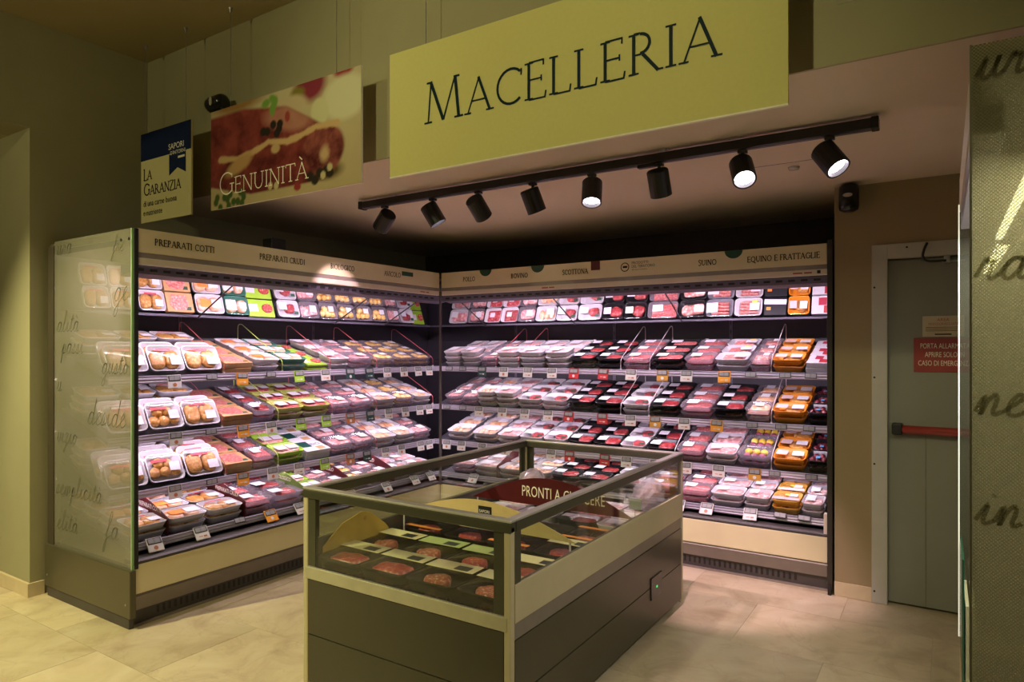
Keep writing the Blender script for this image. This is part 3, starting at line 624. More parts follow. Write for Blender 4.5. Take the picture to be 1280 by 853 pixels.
sans('lettering', 'PRODOTTI', .027, 'ink_brown', fa, T((1.755, -.002, 2.105)), sx=.95); sans('lettering', 'DEL TERRITORIO', .027, 'ink_brown', fa, T((1.755, -.002, 2.08)), sx=.85)
sans('lettering', 'del nostro territorio', .014, 'ink_brown', fa, T((1.755, -.002, 2.062)))
for x in (1.01, 2.84):
    MB().box(x, x+.055, -.001, .001, 1.968, 1.977).build('rating_mark', 'ink_red', right); MB().box(x+.065, x+.11, -.001, .001, 1.968, 1.977).build('rating_mark', 'ink_red', right)
MB().box(2.98, 3.0, -.002, .001, 1.965, 1.985).build('key_lock', 'black', right)
# end panels
e = bpy.data.objects.new('end_panel', None); C.objects.link(e); e.parent = left      # local x = length, panel at x<0
gl = MB().box(-.012, 0, .012, .878, .31, 2.145).build('glass', G_END, e)
MB().box(-.0125, .0005, .004, .0118, .31, 2.146).build('glass_rim', G_EDGE, e)
MB().box(.0006, .020, -.003, .03, .316, 2.145).build('gasket', 'black', e)
MB().box(-.018, .02, .88, .955, .06, 2.12, .003).build('back_post', mat('post_brown', (.055, .042, .025), .5), e)
sk = MB().box(-.03, .004, -.012, .965, .06, .315, .004).build('skirt', 'skirt', e)
MB().box(-.022, .004, .012, .945, .0, .06).build('skirt_foot', 'kick', e)
for y in (.03, .93): MB().tube([(-.033, y, .13), (-.029, y, .13)], .006, 8).build('screw', 'steel_wire', sk)
for y in (.03, .11): MB().tube([(-.015, y, 2.09), (-.011, y, 2.09)], .008, 8).build('glass_fixing', 'black', e)
for wd, X, z in (('ura', -4.49, 2.06), ('fre', -3.84, 2.03), ('ge', -3.83, 1.76), ('alit\u00e0', -4.49, 1.60), ('passi', -4.43, 1.47), ('gusto', -3.96, 1.36), ('u', -4.49, 1.245), ('deside', -4.12, 1.07), ('vizio', -4.49, .94), ('semplicit\u00e0', -4.50, .63), ('elit\u00e0', -4.49, .42), ('fa', -3.92, .45)):
    # local y of the panel runs backwards (-X): mirror so that the words read from outside
    xh = .045 if wd == 'fre' else .075 if wd in ('fa', 'deside', 'ge') else .062
    mb = cursive(wd, xh, 0, 0, .005)
    vs2 = [(-.0135+p[1]*.5, (-3.64-X)-p[0], z+p[2]) for p in mb.v]
    mb.v = [q for q in vs2]; o = mb.build('script_word', 'script_ink', gl)
e2 = bpy.data.objects.new('end_panel', None); C.objects.link(e2); e2.parent = right
MB().box(LR, LR+.03, -.03, .95, .03, 2.165, .004).build('dark_post', mat('post_dark', (.035, .028, .02), .5), e2)
MB().box(LR+.005, LR+.025, -.045, .0, .0, .06, .002).build('post_foot', 'black', e2)
MB().box(LR-.025, LR-.003, .01, .05, .345, .48, .003).build('bumper_end', 'cream_lip', e2)
# corner post where the two cases meet
t = thing('corner_post', 'thin dark post where the two meat cases meet', 'post', T((-3.64, 4.51, .33)))
MB().box(.001, .017, -.017, -.001, .014, 1.66).build('post', mat('post_mid', (.10, .08, .07), .5), t); MB().box(.001, .021, -.021, -.001, .009, .0138).build('post_foot', 'kick', t)
tag(MB().box(-.05, .05, -.06, .06, 0, .13, .006).build('junction_box', 'black'), 'black box standing on top of the left meat case', 'box').location = (-3.95, 3.05, 2.136)
# ------------------------------------------------------------------ packs
TWD, TDP, TH = .215, .165, .042
def tray_mesh(h=TH, w_=TWD, d_=TDP, sc=.84, r=.03):
    return MB().loops([rr(w_*sc, d_*sc, r*.8, 0), rr(w_*.97, d_*.97, r, h*.86), rr(w_, d_, r, h), rr(w_*.985, d_*.98, r*.95, h+.0015), rr(w_*.93, d_*.91, r*.8, h-.001), rr(w_*sc*.94, d_*sc*.92, r*.6, .005)]).mesh('tray', True)
TRAY = tray_mesh()
FILM = MB().loops([rr(TWD*.96, TDP*.95, .026, TH+.0018), rr(TWD*.7, TDP*.7, .03, TH+.0055)], False, True).mesh('film', True)
def lump(mb, cx, cy, cz, rx, ry, rz, seed, n=9, m_=6, amp=.18):
    L = []
    for j in range(m_+1):
        th = PI*(j+.0)/m_; th = min(max(th, .12), PI-.12); lp = []
        for k in range(n):
            a = 2*PI*k/n; p = Vector((math.sin(th)*math.cos(a), math.sin(th)*math.sin(a), math.cos(th)))
            q = 1+amp*mn.noise(p*1.6+Vector((seed*3.1, seed*1.7, 0)))*1.6; lp.append((cx+p.x*rx*q, cy+p.y*ry*q, max(.0055, cz+p.z*rz*q)))
        L.append(lp)
    mb.loops(L[::-1])
def slab(mb, cx, cy, rx, ry, z0, z1, seed, n=16, sq=.75, amp=.12):
    def lp(s, z):
        o = []
        for k in range(n):
            a = 2*PI*k/n; ca, sa = math.cos(a), math.sin(a); q = 1+amp*mn.noise(Vector((ca*1.3+seed*2.3, sa*1.3, seed)))*1.8
            o.append((cx+rx*s*q*math.copysign(abs(ca)**sq, ca), cy+ry*s*q*math.copysign(abs(sa)**sq, sa), z+.004*mn.noise(Vector((ca*2+seed, sa*2, z*9))) if z > z0 else z))
        return o
    mb.loops([lp(.94, z0), lp(1.0, z0*.4+z1*.6), lp(.93, z1-.001), lp(.6, z1+.001)])
def mince(mb, w_, d_, z0, z1, seed, nx=9, ny=7):
    vs = []
    for j in range(ny+1):
        for i in range(nx+1):
            x = (i/nx-.5)*w_; y = (j/ny-.5)*d_; ed = min(i, nx-i, j, ny-j)
            z = z0 if ed == 0 else z1-(.006 if ed == 1 else 0)+.007*mn.noise(Vector((i*.9, j*.9, seed*5.3)))
            vs.append((x, y, z))
    mb.add(vs, [(j*(nx+1)+i, j*(nx+1)+i+1, (j+1)*(nx+1)+i+1, (j+1)*(nx+1)+i) for j in range(ny) for i in range(nx)])
def contents(kind, seed):
    mb = MB(); R = random.Random(seed*13+5)
    if kind == 'slices':
        for k in range(4): slab(mb, -.055+.037*k, R.uniform(-.008, .008), .036, .052, .006+.003*k, .028+.0035*k, seed+k)
    elif kind == 'chunk': slab(mb, .028+R.uniform(-.01, .01), R.uniform(-.01, .01), .048, .040, .006, .036, seed, amp=.22)
    elif kind == 'steak': slab(mb, .024, 0, .060, .053, .006, .034, seed, amp=.16)
    elif kind == 'lumps':
        for k in range(5): lump(mb, -.06+.03*k+R.uniform(-.006, .006), (.026 if k % 2 else -.024)+R.uniform(-.006, .006), .024, .034, .032, .019, seed+k)
    elif kind == 'breast':
        for k in range(3): lump(mb, -.052+.052*k, R.uniform(-.006, .006), .022, .032, .055, .019, seed+k, amp=.14)
    elif kind == 'mince': mince(mb, TWD*.82, TDP*.82, .006, .038, seed)
    elif kind == 'bread':
        for k in range(2): slab(mb, -.045+.09*k, R.uniform(-.003, .003), .043, .058, .006, .042, seed+k, amp=.06)
    elif kind == 'sausage':
        for k in range(4):
            y = -.045+.030*k; mb.tube([(-.070, y, .02), (-.064, y, .021), (-.02, y+.003, .023), (.03, y-.002, .023), (.064, y, .021), (.070, y, .02)], [.006, .013, .0145, .0145, .013, .006], 8)
    elif kind == 'burger': slab(mb, 0, -.038, .058, .055, .006, .046, seed, 24, 1.0, .03)
    elif kind == 'balls_y':
        for k in range(3): lump(mb, -.05+.05*k, .02, .024, .026, .028, .022, seed+k, amp=.05)
    elif kind == 'balls_p':
        for k in range(3): lump(mb, -.05+.05*k, -.036, .022, .024, .024, .02, seed+k, amp=.05)
    elif kind == 'flat': slab(mb, 0, 0, .092, .068, .004, .016, seed, 20, .5, .04)
    return mb.mesh('meat', True)
CM = {}
def cm(kind, seed):
    if (kind, seed) not in CM: CM[(kind, seed)] = contents(kind, seed)
    return CM[(kind, seed)]
MESHV = {}                       # mesh copy per (mesh, material) so that copies share data
def mv(me, m, nm):
    k = (me.name, m if isinstance(m, str) else m.name)
    if k not in MESHV:
        c = me.copy(); c.materials.clear(); c.materials.append(MATS[m] if isinstance(m, str) else m); c.name = nm; MESHV[k] = c
    return MESHV[k]
def stk(w_, d_): return MB().box(-w_/2, w_/2, -d_/2, d_/2, 0, .0008).mesh('stk')
ST = {'s': stk(.062, .052), 'm': stk(.075, .066), 'l': stk(.09, .09), 'band': stk(.205, .045), 'xs': stk(.04, .028), 'bars': stk(.10, .014)}
def carton_mesh(w_, d_, h):
    return MB().box(-w_/2, w_/2, -d_/2, d_/2, 0, h, .004).mesh('carton')
CART = carton_mesh(.205, .16, .036); PAD = carton_mesh(.205, .16, .016)
WIN = MB().prism([(-.06, .06), (-.08, -.02), (-.05, -.065), (.04, -.065), (.065, -.01), (.05, .06)], 'z', .0362, .0375).mesh('window')
WBAR = MB().loops([rr(.2, .155, .02, .0), rr(.205, .16, .02, .012), rr(.2, .155, .02, .018)]).mesh('wbar', True)
# kind: (object name, short phrase, body (mesh, material), [(part, mesh-or-content, material)], stickers [(size, material, x, y)], film)
def K(name, phrase, body, parts, stickers, film=True): return dict(name=name, phrase=phrase, body=body, parts=parts, st=stickers, film=film)
W_, Bk, Gy, Or, Li, Cl = 'tray_white', 'tray_black', 'tray_grey', 'tray_orange', 'tray_lime', G_TRAY
KIND = {
 'WPINK': K('pork_tray', 'white pink-slice tray', (TRAY, W_), [('slices', 'm_pink')], [('m', 'sticker', -.045, .02)]),
 'WRED': K('beef_tray', 'white red-meat tray', (TRAY, W_), [('chunk', 'm_red')], [('m', 'sticker', -.055, .02), ('xs', 'badge_green', .07, -.04)]),
 'WPLAIN': K('pork_tray', 'white pale-meat tray', (TRAY, W_), [('slices', 'm_pale')], [('l', 'sticker', -.03, .01)]),
 'WCHK': K('chicken_tray', 'yellow chicken tray', (TRAY, Cl), [('lumps', 'm_chicken')], [('s', 'sticker', .03, .02)]),
 'SALM': K('chicken_tray', 'salmon-coloured chicken tray', (TRAY, W_), [('breast', 'm_salmon')], [('m', 'sticker', .045, .02)]),
 'COOK': K('cutlet_tray', 'white breaded-cutlet tray', (TRAY, W_), [('bread', 'm_cook')], [('s', 'sticker', .055, -.02), ('bars', 'sticker_red', -.01, .05)]),
 'COOKL': K('cutlet_tray', 'white meatball tray', (TRAY, W_), [('lumps', 'm_cook')], [('s', 'sticker', .055, 0), ('bars', 'sticker_red', -.03, .04)]),
 'ORNG': K('meat_tray', 'white orange-label tray', (TRAY, W_), [('bread', 'm_salmon')], [('m', 'sticker_orange', -.035, .0), ('m', 'sticker', .05, .0)]),
 'KRAFT': K('cardboard_pack', 'kraft window pack', (CART, 'kraft'), [(WIN, 'm_sausage', 'window')], [('xs', 'badge_green', .06, -.05)], False),
 'GE': K('meat_tray', 'teal-rimmed tray', (TRAY, 'tray_teal'), [('bread', 'm_salmon')], [('l', 'box_white', -.055, 0), ('s', 'sticker', .05, 0)]),
 'LIME': K('burger_pack', 'lime burger pack', (PAD, Li), [('flatburger', 'm_burger_red')], [('m', 'box_white', -.065, 0)], False),
 'GREEN': K('meat_tray', 'green red-meat tray', (TRAY, 'tray_olive'), [('slices', 'm_red')], [('m', 'sticker', -.035, .0), ('s', 'sticker', .06, 0)]),
 'GREENB': K('meat_tray', 'bright green tray', (TRAY, Li), [('slices', 'm_pink')], [('m', 'sticker', -.04, .0), ('m', 'sticker', .05, 0)]),
 'BIO': K('carton_box', 'white BIO carton', (CART, 'box_white'), [], [('l', 'bio_green', -.05, .03), ('s', 'kraft', .04, -.045)], False),
 'CLPINK': K('meat_tray', 'clear pink-meat tray', (TRAY, Cl), [('slices', 'm_pink')], [('m', 'sticker', .035, .01)]),
 'CLMIN': K('mince_tray', 'clear mince tray', (TRAY, Cl), [('mince', 'm_mince')], [('m', 'sticker', -.035, .015)]),
 'CLBEEF': K('beef_tray', 'clear beef tray', (TRAY, Cl), [('steak', 'm_red')], [('m', 'sticker', -.05, .01)]),
 'BRED': K('beef_tray', 'black red-beef tray', (TRAY, Bk), [('steak', 'm_red')], [('m', 'sticker', -.055, .005)]),
 'BMIN': K('mince_tray', 'black mince tray', (TRAY, Bk), [('mince', 'm_mince')], [('m', 'sticker', -.05, .01)]),
 'BACON': K('bacon_tray', 'black bacon tray', (TRAY, Bk), [('slices', 'm_bacon')], [('m', 'sticker', .055, .0)]),
 'WMIN': K('mince_tray', 'white dark-mince tray', (TRAY, W_), [('mince', 'm_red')], [('s', 'sticker', 0, .0)]),
 'GSAU': K('sausage_tray', 'grey sausage tray', (TRAY, Gy), [('sausage', 'm_sausage')], [('l', 'sticker', -.06, .0)]),
 'WSAU': K('sausage_tray', 'white sausage tray', (TRAY, W_), [('sausage', 'm_sausage')], [('m', 'sticker', .05, .0), ('xs', 'sticker_yellow', .05, .045)]),
 'ORAN': K('poultry_tray', 'orange poultry tray', (TRAY, Or), [('steak', 'm_cook')], [('m', 'sticker_print', -.055, .005), ('m', 'sticker', .05, .0)]),
 'YELL': K('poultry_tray', 'yellow poultry tray', (TRAY, 'tray_yellow'), [('bread', 'm_cook')], [('s', 'sticker', .045, .02), ('xs', 'sticker_yellow', .0, .02), ('band', 'sticker_print', 0, -.05)]),
 'CLOR': K('meat_tray', 'clear orange-meat tray', (TRAY, Cl), [('mince', 'm_salmon')], [('m', 'sticker', 0, .02)]),
 'MARB': K('meat_slab', 'marbled vacuum slab', (TRAY, Cl), [('mince', 'm_bacon')], [('s', 'sticker', .04, .03)]),
 'BBOX': K('carton_box', 'black printed carton', (CART, 'box_black'), [], [('band', 'sticker', 0, .04), ('xs', 'sticker_orange', -.06, -.02)], False),
 'WBOX': K('carton_box', 'white red-oval carton', (CART, 'box_white'), [], [('m', 'oval_red', 0, .03), ('m', 'tag_red', .05, -.04)], False),
 'SKEW': K('skewer_tray', 'colourful skewer tray', (TRAY, Cl), [('balls_y', 'm_yellow'), ('balls_p', 'm_purple')], [], True),
 'LIVER': K('offal_tray', 'dark offal tray', (TRAY, Bk), [('lumps', 'm_liver')], [('xs', 'sticker_blue', .0, -.03)]),
}
FLATB = MB(); slab(FLATB, .045, 0, .043, .043, .0165, .026, 3, 20, 1.0, .04); FLATB = FLATB.mesh('patty', True)
seedc = [0]
_b = sans('lettering', 'BIO', .05, 'ink_brown', None, T((.0, .005, .0368)) @ RX(-PI/2)); BIOT = _b.data; bpy.data.objects.remove(_b)
def pack(kind, M, label, group, full=True, sx=1, sy=1):
    k = KIND[kind]; seedc[0] += 1; sd = seedc[0] % 3
    t = thing(k['name'], label, k['name'].replace('_', ' '), M @ Matrix.Diagonal((sx, sy, 1, 1)), group)
    bnm = {'tray': 'tray', 'carton': 'carton', 'wbar': 'carton'}.get(k['body'][0].name.split('.')[0], 'tray')
    ob(bnm, mv(*k['body'], bnm), None, t); top = TH
    if k['body'][0] is CART: top = .036
    if k['body'][0] is PAD: top = .016
    for p in k['parts']:
        if p[0] == 'flatburger': ob('burger_patty', mv(FLATB, p[1], 'burger_patty'), None, t)
        elif isinstance(p[0], str): ob('meat', mv(cm(p[0], sd), p[1], 'meat'), None, t)
        else: ob(p[2], mv(p[0], p[1], p[2]), None, t)
    if full:
        for sz, m_, x, y in k['st']:
            o = ob('sticker', mv(ST[sz], m_, 'sticker'), None, t); o.location = (x, y, top+(.0058 if k['film'] else .0006)); o.rotation_euler.z = rnd.uniform(-.05, .05)
        if kind == 'BIO': ob('lettering', BIOT, None, t)
        if k['film']: ob('film', mv(FILM, G_FILM, 'film'), None, t)
    return t
PITCH = TH+.0075
SHN = dict(T='top shelf', A='second shelf', B='third shelf', C='fourth shelf', D='bottom deck')
def fill(side, k, bounds, kinds, upright=0):
    M = ML if side == 'left' else MR; f, z = SH[k]; an = inc[k]
    who = "left cooler's" if side == 'left' else "back cooler's"; ref = 'glass end' if side == 'left' else 'corner'
    grp = 'packs on the %s %s' % (who.replace("'s", ''), SHN[k])
    nr = 4 if k == 'D' else 3
    for ci, kd in enumerate(kinds):
        a, b = bounds[ci], bounds[ci+1]; wc = b-a; sx = min(1.15, (wc-.008)/TWD); x = (a+b)/2; ph = KIND[kd]['phrase']; col = ords[ci]
        def lab(tail): return '%s on %s %s, %s from %s, %s' % (ph, who, SHN[k], col, ref, tail)
        if sx < .55: continue
        sx = max(sx, .6)
        if k == 'T':
            th = math.radians(72); d1 = TDP*.86+.006; sy = .86
            y0 = f+.05+.0
            for r_ in range(2):
                for q in range(2 if r_ == 0 else 1):
                    pass
                yy = y0+TDP*.86/2*math.cos(th)+r_*d1*math.cos(th); zz = z+y0*0+.004+TDP*.86/2*math.sin(th)+r_*d1*math.sin(th)+(y0-f+.06)*math.tan(an)
                pack(kd, M @ T((x, yy, zz)) @ RX(th), lab('upper row' if r_ else 'lower row'), grp, True, sx, sy)
            continue
        up = ci < upright
        y_start = f+.034
        if up:
            th = math.radians(60); nb = 3 if k == 'C' else 2
            for q in range(nb):
                hy = TDP*1.1/2; yb = y_start+.02+q*.070; yy = yb+hy*math.cos(th); zz = z+.004+hy*math.sin(th)+(yb-f)*math.tan(an)+.002
                pack(kd, M @ T((x+rnd.uniform(-.003, .003), yy, zz)) @ RX(th), lab(('upright front', 'upright second', 'upright third')[q]), grp, True, sx, 1.1)
            y_start = f+.33; rows = 1 if k != 'D' else 2
        else: rows = nr
        for r_ in range(rows):
            rp = (DB-.01-y_start)/math.cos(an)/rows; sy = min(1.1, (rp-.006)/TDP)
            nl = 2
            if kd in ('WPLAIN', 'WPINK', 'SALM') and r_ == 0 and side == 'right' and k in 'AB': nl = 3
            if kd in ('KRAFT', 'BIO', 'LIME') : nl = 2
            if k == 'D': nl = 2
            pt = PITCH if KIND[kd]['body'][0] is TRAY else (.038 if KIND[kd]['body'][0] is CART else .030)
            if pt < .045: nl = 2
            if up: nl = 3
            for q in range(nl):
                dd = (y_start-f)/math.cos(an)+rp*(r_+.5); hn = .002+q*pt
                yy = f+dd*math.cos(an)-hn*math.sin(an); zz = z+dd*math.sin(an)+hn*math.cos(an)
                rown = ['front row', 'second row', 'third row', 'fourth row'][r_] if rows > 1 else 'back row'
                lay = {1: [''], 2: ['lower', 'top'], 3: ['lowest', 'middle', 'top']}[nl][q]
                pack(kd, M @ T((x+rnd.uniform(-.003, .003), yy, zz)) @ RX(an) @ RZ(rnd.uniform(-.02, .02)), lab((rown+' '+lay).strip()), grp, q == nl-1, sx*.985, sy*.97)
Tl = [.04, .2, .365, .545, .75, .97, 1.175, 1.42, 1.63, 1.83, 2.027, 2.228, 2.431, 2.63, 2.80, 2.99, 3.17]
fill('left', 'T', Tl, ['COOK', 'COOK', 'COOK', 'KRAFT', 'ORNG', 'GE', 'LIME', 'WRED', 'CLPINK', 'WCHK', 'WCHK', 'WCHK', 'WCHK', 'CLPINK', 'WRED', 'LIME'])
fill('left', 'A', [.04, .285, .512, .768, 1.006, 1.232, 1.47, 1.679, 1.896, 2.184, 2.448, 2.69, 2.92], ['COOK', 'COOK', 'COOK', 'KRAFT', 'ORNG', 'GE', 'LIME', 'WPINK', 'CLPINK', 'WCHK', 'WCHK', 'WCHK'], 3)
fill('left', 'B', [.04, .28, .507, .756, 1.006, 1.197, 1.447, 1.70, 1.93, 2.184, 2.448, 2.69, 2.92], ['COOK', 'COOKL', 'COOK', 'KRAFT', 'CLBEEF', 'GREEN', 'GREEN', 'CLPINK', 'CLPINK', 'SALM', 'WCHK', 'SALM'], 3)
fill('left', 'C', [.04, .28, .511, .773, .998, 1.19, 1.439, 1.70, 1.95, 2.174, 2.437, 2.68, 2.91], ['COOKL', 'COOKL', 'COOK', 'KRAFT', 'CLMIN', 'GREENB', 'BIO', 'CLPINK', 'CLPINK', 'SALM', 'SALM', 'CLPINK'], 3)
fill('left', 'D', [.04, .27, .52, .77, 1.0, 1.26, 1.46, 1.68, 1.93, 2.16, 2.40, 2.66], ['COOK', 'ORNG', 'COOK', 'CLMIN', 'CLBEEF', 'GREENB', 'CLPINK', 'WCHK', 'CLPINK', 'WPINK', 'WPINK'])
fill('right', 'T', [-.41, -.188, .009, .195, .382, .568, .78, .992, 1.218, 1.414, 1.615, 1.881, 2.096, 2.308, 2.516, 2.687, 2.84, 3.0], ['WPINK', 'CLPINK', 'WMIN', 'WMIN', 'CLPINK', 'SALM', 'WRED', 'WRED', 'BRED', 'BRED', 'CLMIN', 'BACON', 'GSAU', 'WSAU', 'BBOX', 'ORAN', 'WBOX'])
fill('right', 'A', [-.25, -.061, .145, .335, .567, .821, 1.056, 1.287, 1.514, 1.751, 2.007, 2.238, 2.48, 2.635, 2.85, 3.0], ['WPLAIN', 'WPLAIN', 'CLPINK', 'WPINK', 'WPLAIN', 'WPLAIN', 'BRED', 'BRED', 'CLMIN', 'BMIN', 'CLMIN', 'WSAU', 'MARB', 'ORAN', 'WBOX'])
fill('right', 'B', [-.25, -.07, .118, .318, .543, .782, 1.033, 1.273, 1.514, 1.745, 1.977, 2.226, 2.452, 2.635, 2.86, 3.0], ['CLPINK', 'CLPINK', 'SALM', 'WPINK', 'WRED', 'WRED', 'BRED', 'BRED', 'WRED', 'BRED', 'CLMIN', 'BRED', 'CLOR', 'ORAN', 'LIVER'])
fill('right', 'C', [-.24, .064, .342, .574, .811, 1.039, 1.27, 1.505, 1.72, 1.95, 2.17, 2.40, 2.637, 2.86, 3.0], ['SALM', 'SALM', 'WPINK', 'WRED', 'WRED', 'BRED', 'BRED', 'WRED', 'BRED', 'CLMIN', 'WPINK', 'SKEW', 'ORAN', 'LIVER'])
fill('right', 'D', [.0, .25, .5, .75, 1.0, 1.25, 1.5, 1.77, 2.03, 2.27, 2.50, 2.675, 2.86, 3.0], ['CLPINK', 'WPLAIN', 'SALM', 'SALM', 'BRED', 'BRED', 'WRED', 'CLMIN', 'CLMIN', 'WPINK', 'WPINK', 'YELL', 'WPLAIN'])
# ------------------------------------------------------------------ price tags
TAGP = MB().box(-.044, .044, -.004, 0, -.062, .022, .004).mesh('plate'); TSCR = MB().box(-.034, .034, -.0062, -.004, -.014, .014, .001).mesh('scr')
TFR = MB().box(-.038, .038, -.0055, -.0035, -.018, .018, .002).mesh('fr'); TMK = MB().box(-.024, .0, -.0048, -.004, -.044, -.040).box(.006, .026, -.0048, -.004, -.048, -.038).mesh('mark')
TDOT = MB().prism([(.012*math.cos(2*PI*k/12), -.040+.012*math.sin(2*PI*k/12)) for k in range(12)], 'y', -.0048, -.004).mesh('dot')
COLN = dict(w='white', o='orange', l='lime green', d='dark green', r='red', c='ochre', b='brown', s='black screen-only')
CMAT = dict(w='tag_white', o='tag_orange', l='tag_lime', d='tag_dark', r='tag_red', c='tag_ochre', b='tag_brown')
def tags(side, k, pos, cols):
    M = ML if side == 'left' else MR; f, z = SH[k]; who = "left cooler's" if side == 'left' else "back cooler's"; ref = 'glass end' if side == 'left' else 'corner'
    for i, (x, c) in enumerate(zip(pos, cols)):
        t = thing('price_tag', "%s price tag on %s %s rail, %s from %s" % (COLN[c], who, SHN[k], ords[i], ref), 'price tag', M @ T((x, f-(.019 if k == 'D' else .0135), z+(.012 if k == 'D' else -.002))) @ RX(-.62 if k == 'D' else -.12) @ RY(rnd.uniform(-.04, .04)), 'price tags on shelf rails')
        if c != 's':
            ob('tag_plate', mv(TAGP, CMAT[c], 'tag_plate'), None, t)
            ob('print_mark', mv(TDOT if i % 3 == 0 else TMK, {'w': 'tag_brown', 'o': 'tag_white', 'l': 'tag_white', 'd': 'tag_white', 'r': 'tag_white', 'c': 'tag_white', 'b': 'tag_white'}[c], 'print_mark'), None, t)
        ob('screen_frame', mv(TFR, 'black', 'screen_frame'), None, t); ob('screen', mv(TSCR, 'tag_screen', 'screen'), None, t)
tags('left', 'A', [.412, .663, .885, 1.115, 1.357, 1.606, 1.86, 2.071, 2.278, 2.488, 2.678, 2.83], 'wsoslwddwwww')
tags('left', 'B', [.422, .657, .891, 1.115, 1.372, 1.614, 1.86, 2.08, 2.297, 2.508, 2.7, 2.83], 'wsowllbdwwww')
tags('left', 'C', [.411, .656, .884, 1.12, 1.349, 1.589, 1.85, 2.034, 2.248, 2.446, 2.70, 2.82], 'wsowwlbdwwww')
tags('left', 'D', [.15, .429, .693, .919, 1.159, 1.632, 2.006, 2.34, 2.547], 'wwsowwwww')
tags('right', 'A', [-.156, -.001, .211, .44, .684, .917, 1.121, 1.38, 1.616, 1.866, 2.05, 2.323, 2.506, 2.733, 2.894], 'ssdwwwrrwcwosss')
tags('right', 'B', [-.184, -.001, .177, .424, .652, .879, 1.074, 1.373, 1.61, 1.81, 2.032, 2.272, 2.517, 2.707, 2.884], 'sswwwwrrwcwosss')
tags('right', 'C', [-.176, -.011, .219, .464, .65, .915, 1.086, 1.399, 1.581, 1.814, 2.047, 2.287, 2.535, 2.667, 2.9], 'wwwwwwrrwwwwcss')
tags('right', 'D', [.3, .68, 1.044, 1.325, 1.716, 2.077, 2.274, 2.562, 2.748, 2.893], 'wwwrwwwwss')
# ------------------------------------------------------------------ wire dividers
def divider(side, k, x, m_, i):
    M = ML if side == 'left' else MR; f, z = SH[k]; an = inc[k]; tn = math.tan(an)
    y1 = DB-.03; zt = .20; who = "left cooler's" if side == 'left' else "back cooler's"; ref = 'glass end' if side == 'left' else 'corner'
    t = thing('wire_divider', '%s wire divider between packs on %s %s, %s from %s' % (m_.split('_')[1] if m_ != 'wire_white' else 'pale', who, SHN[k], ords[i], ref), 'divider', M @ T((x, 0, z)), 'wire shelf dividers')
    yf = f+.016
    p = [(0, yf, .018), (0, yf, .07), (0, yf+.006, .092), (0, yf+.03, .115), (0, y1-.05, (y1-f)*tn+zt), (0, y1-.015, (y1-f)*tn+zt), (0, y1, (y1-f)*tn+zt-.03), (0, y1, (y1-f)*tn+.01)]
    MB().tube(crm(p[:4], 4)+crm(p[4:], 4), .0026, 6).build('wire_hoop', m_, t, True)
    MB().box(-.005, .005, yf-.006, yf+.008, .009, .026, .001).build('clip', 'white_plastic', t)
for i, (x, c) in enumerate(((.77, 'wire_red'), (1.234, 'wire_green'), (1.681, 'wire_red'), (2.186, 'wire_red'), (2.92, 'wire_red'))): divider('left', 'A', x, c, i)
for i, (x, c) in enumerate(((.758, 'wire_red'), (1.199, 'wire_green'), (1.702, 'wire_red'), (2.186, 'wire_red'), (2.92, 'wire_red'))): divider('left', 'B', x, c, i)
for i, (x, c) in enumerate(((.775, 'wire_red'), (1.192, 'wire_green'), (2.176, 'wire_red'))): divider('left', 'C', x, c, i)
for i, (x, c) in enumerate(((.337, 'wire_red'), (.569, 'wire_red'), (1.516, 'wire_white'), (1.753, 'wire_white'), (2.637, 'wire_white'))): divider('right', 'A', x, c, i)
for i, (x, c) in enumerate(((1.516, 'wire_white'), (1.747, 'wire_white'), (2.637, 'wire_white'))): divider('right', 'B', x, c, i)
for i, (x, c) in enumerate(((1.952, 'wire_white'), (2.639, 'wire_white'))): divider('right', 'C', x, c, i)
# curved cards that split the bottom decks
def card(side, x, txt, m_, label):
    M = ML if side == 'left' else MR; f, z = SH['D']; tn = math.tan(INCD)
    t = thing('divider_card', label, 'divider card', M @ T((x, f+.03, z+.03*tn+.002)))
    L = .62; n = 10; top = [(L*k/n, L*k/n*tn+.105+.085*math.sin(PI*.5*min(1, (k/n)*1.25))) for k in range(n+1)]
    MB().prism([(0, 0), (L, L*tn)]+top[::-1], 'x', -.002, .002).build('card', m_, t)
    if txt:
        R_ = (T((-.0035, .32, .15)) @ RZ(-PI/2)) if side == 'left' else (T((.0035, .05, .09)) @ RZ(PI/2))
        sans('lettering', txt, .038, 'ink_cream', t, R_ @ RY(0.10 if side == 'left' else -.1), sx=.8)
card('left', .262, 'PREPARATI COTTI', 'card_red', 'dark red divider card lettered PREPARATI COTTI nearest the glass end')
card('left', .772, 'PREPARATI CRUDI', 'card_red', 'dark red divider card lettered PREPARATI CRUDI')
card('left', 1.255, 'BIOLOGICO', 'card_green', 'olive green divider card on the left bottom deck')
card('left', 1.682, 'AVICOLO', 'card_red', 'dark red divider card just after the green one')
card('left', 2.157, 'POLLO', 'card_red', 'dark red divider card near the corner of the left bottom deck')
card('right', .50, '', 'card_red', "dark red divider card on the back cooler's bottom deck")
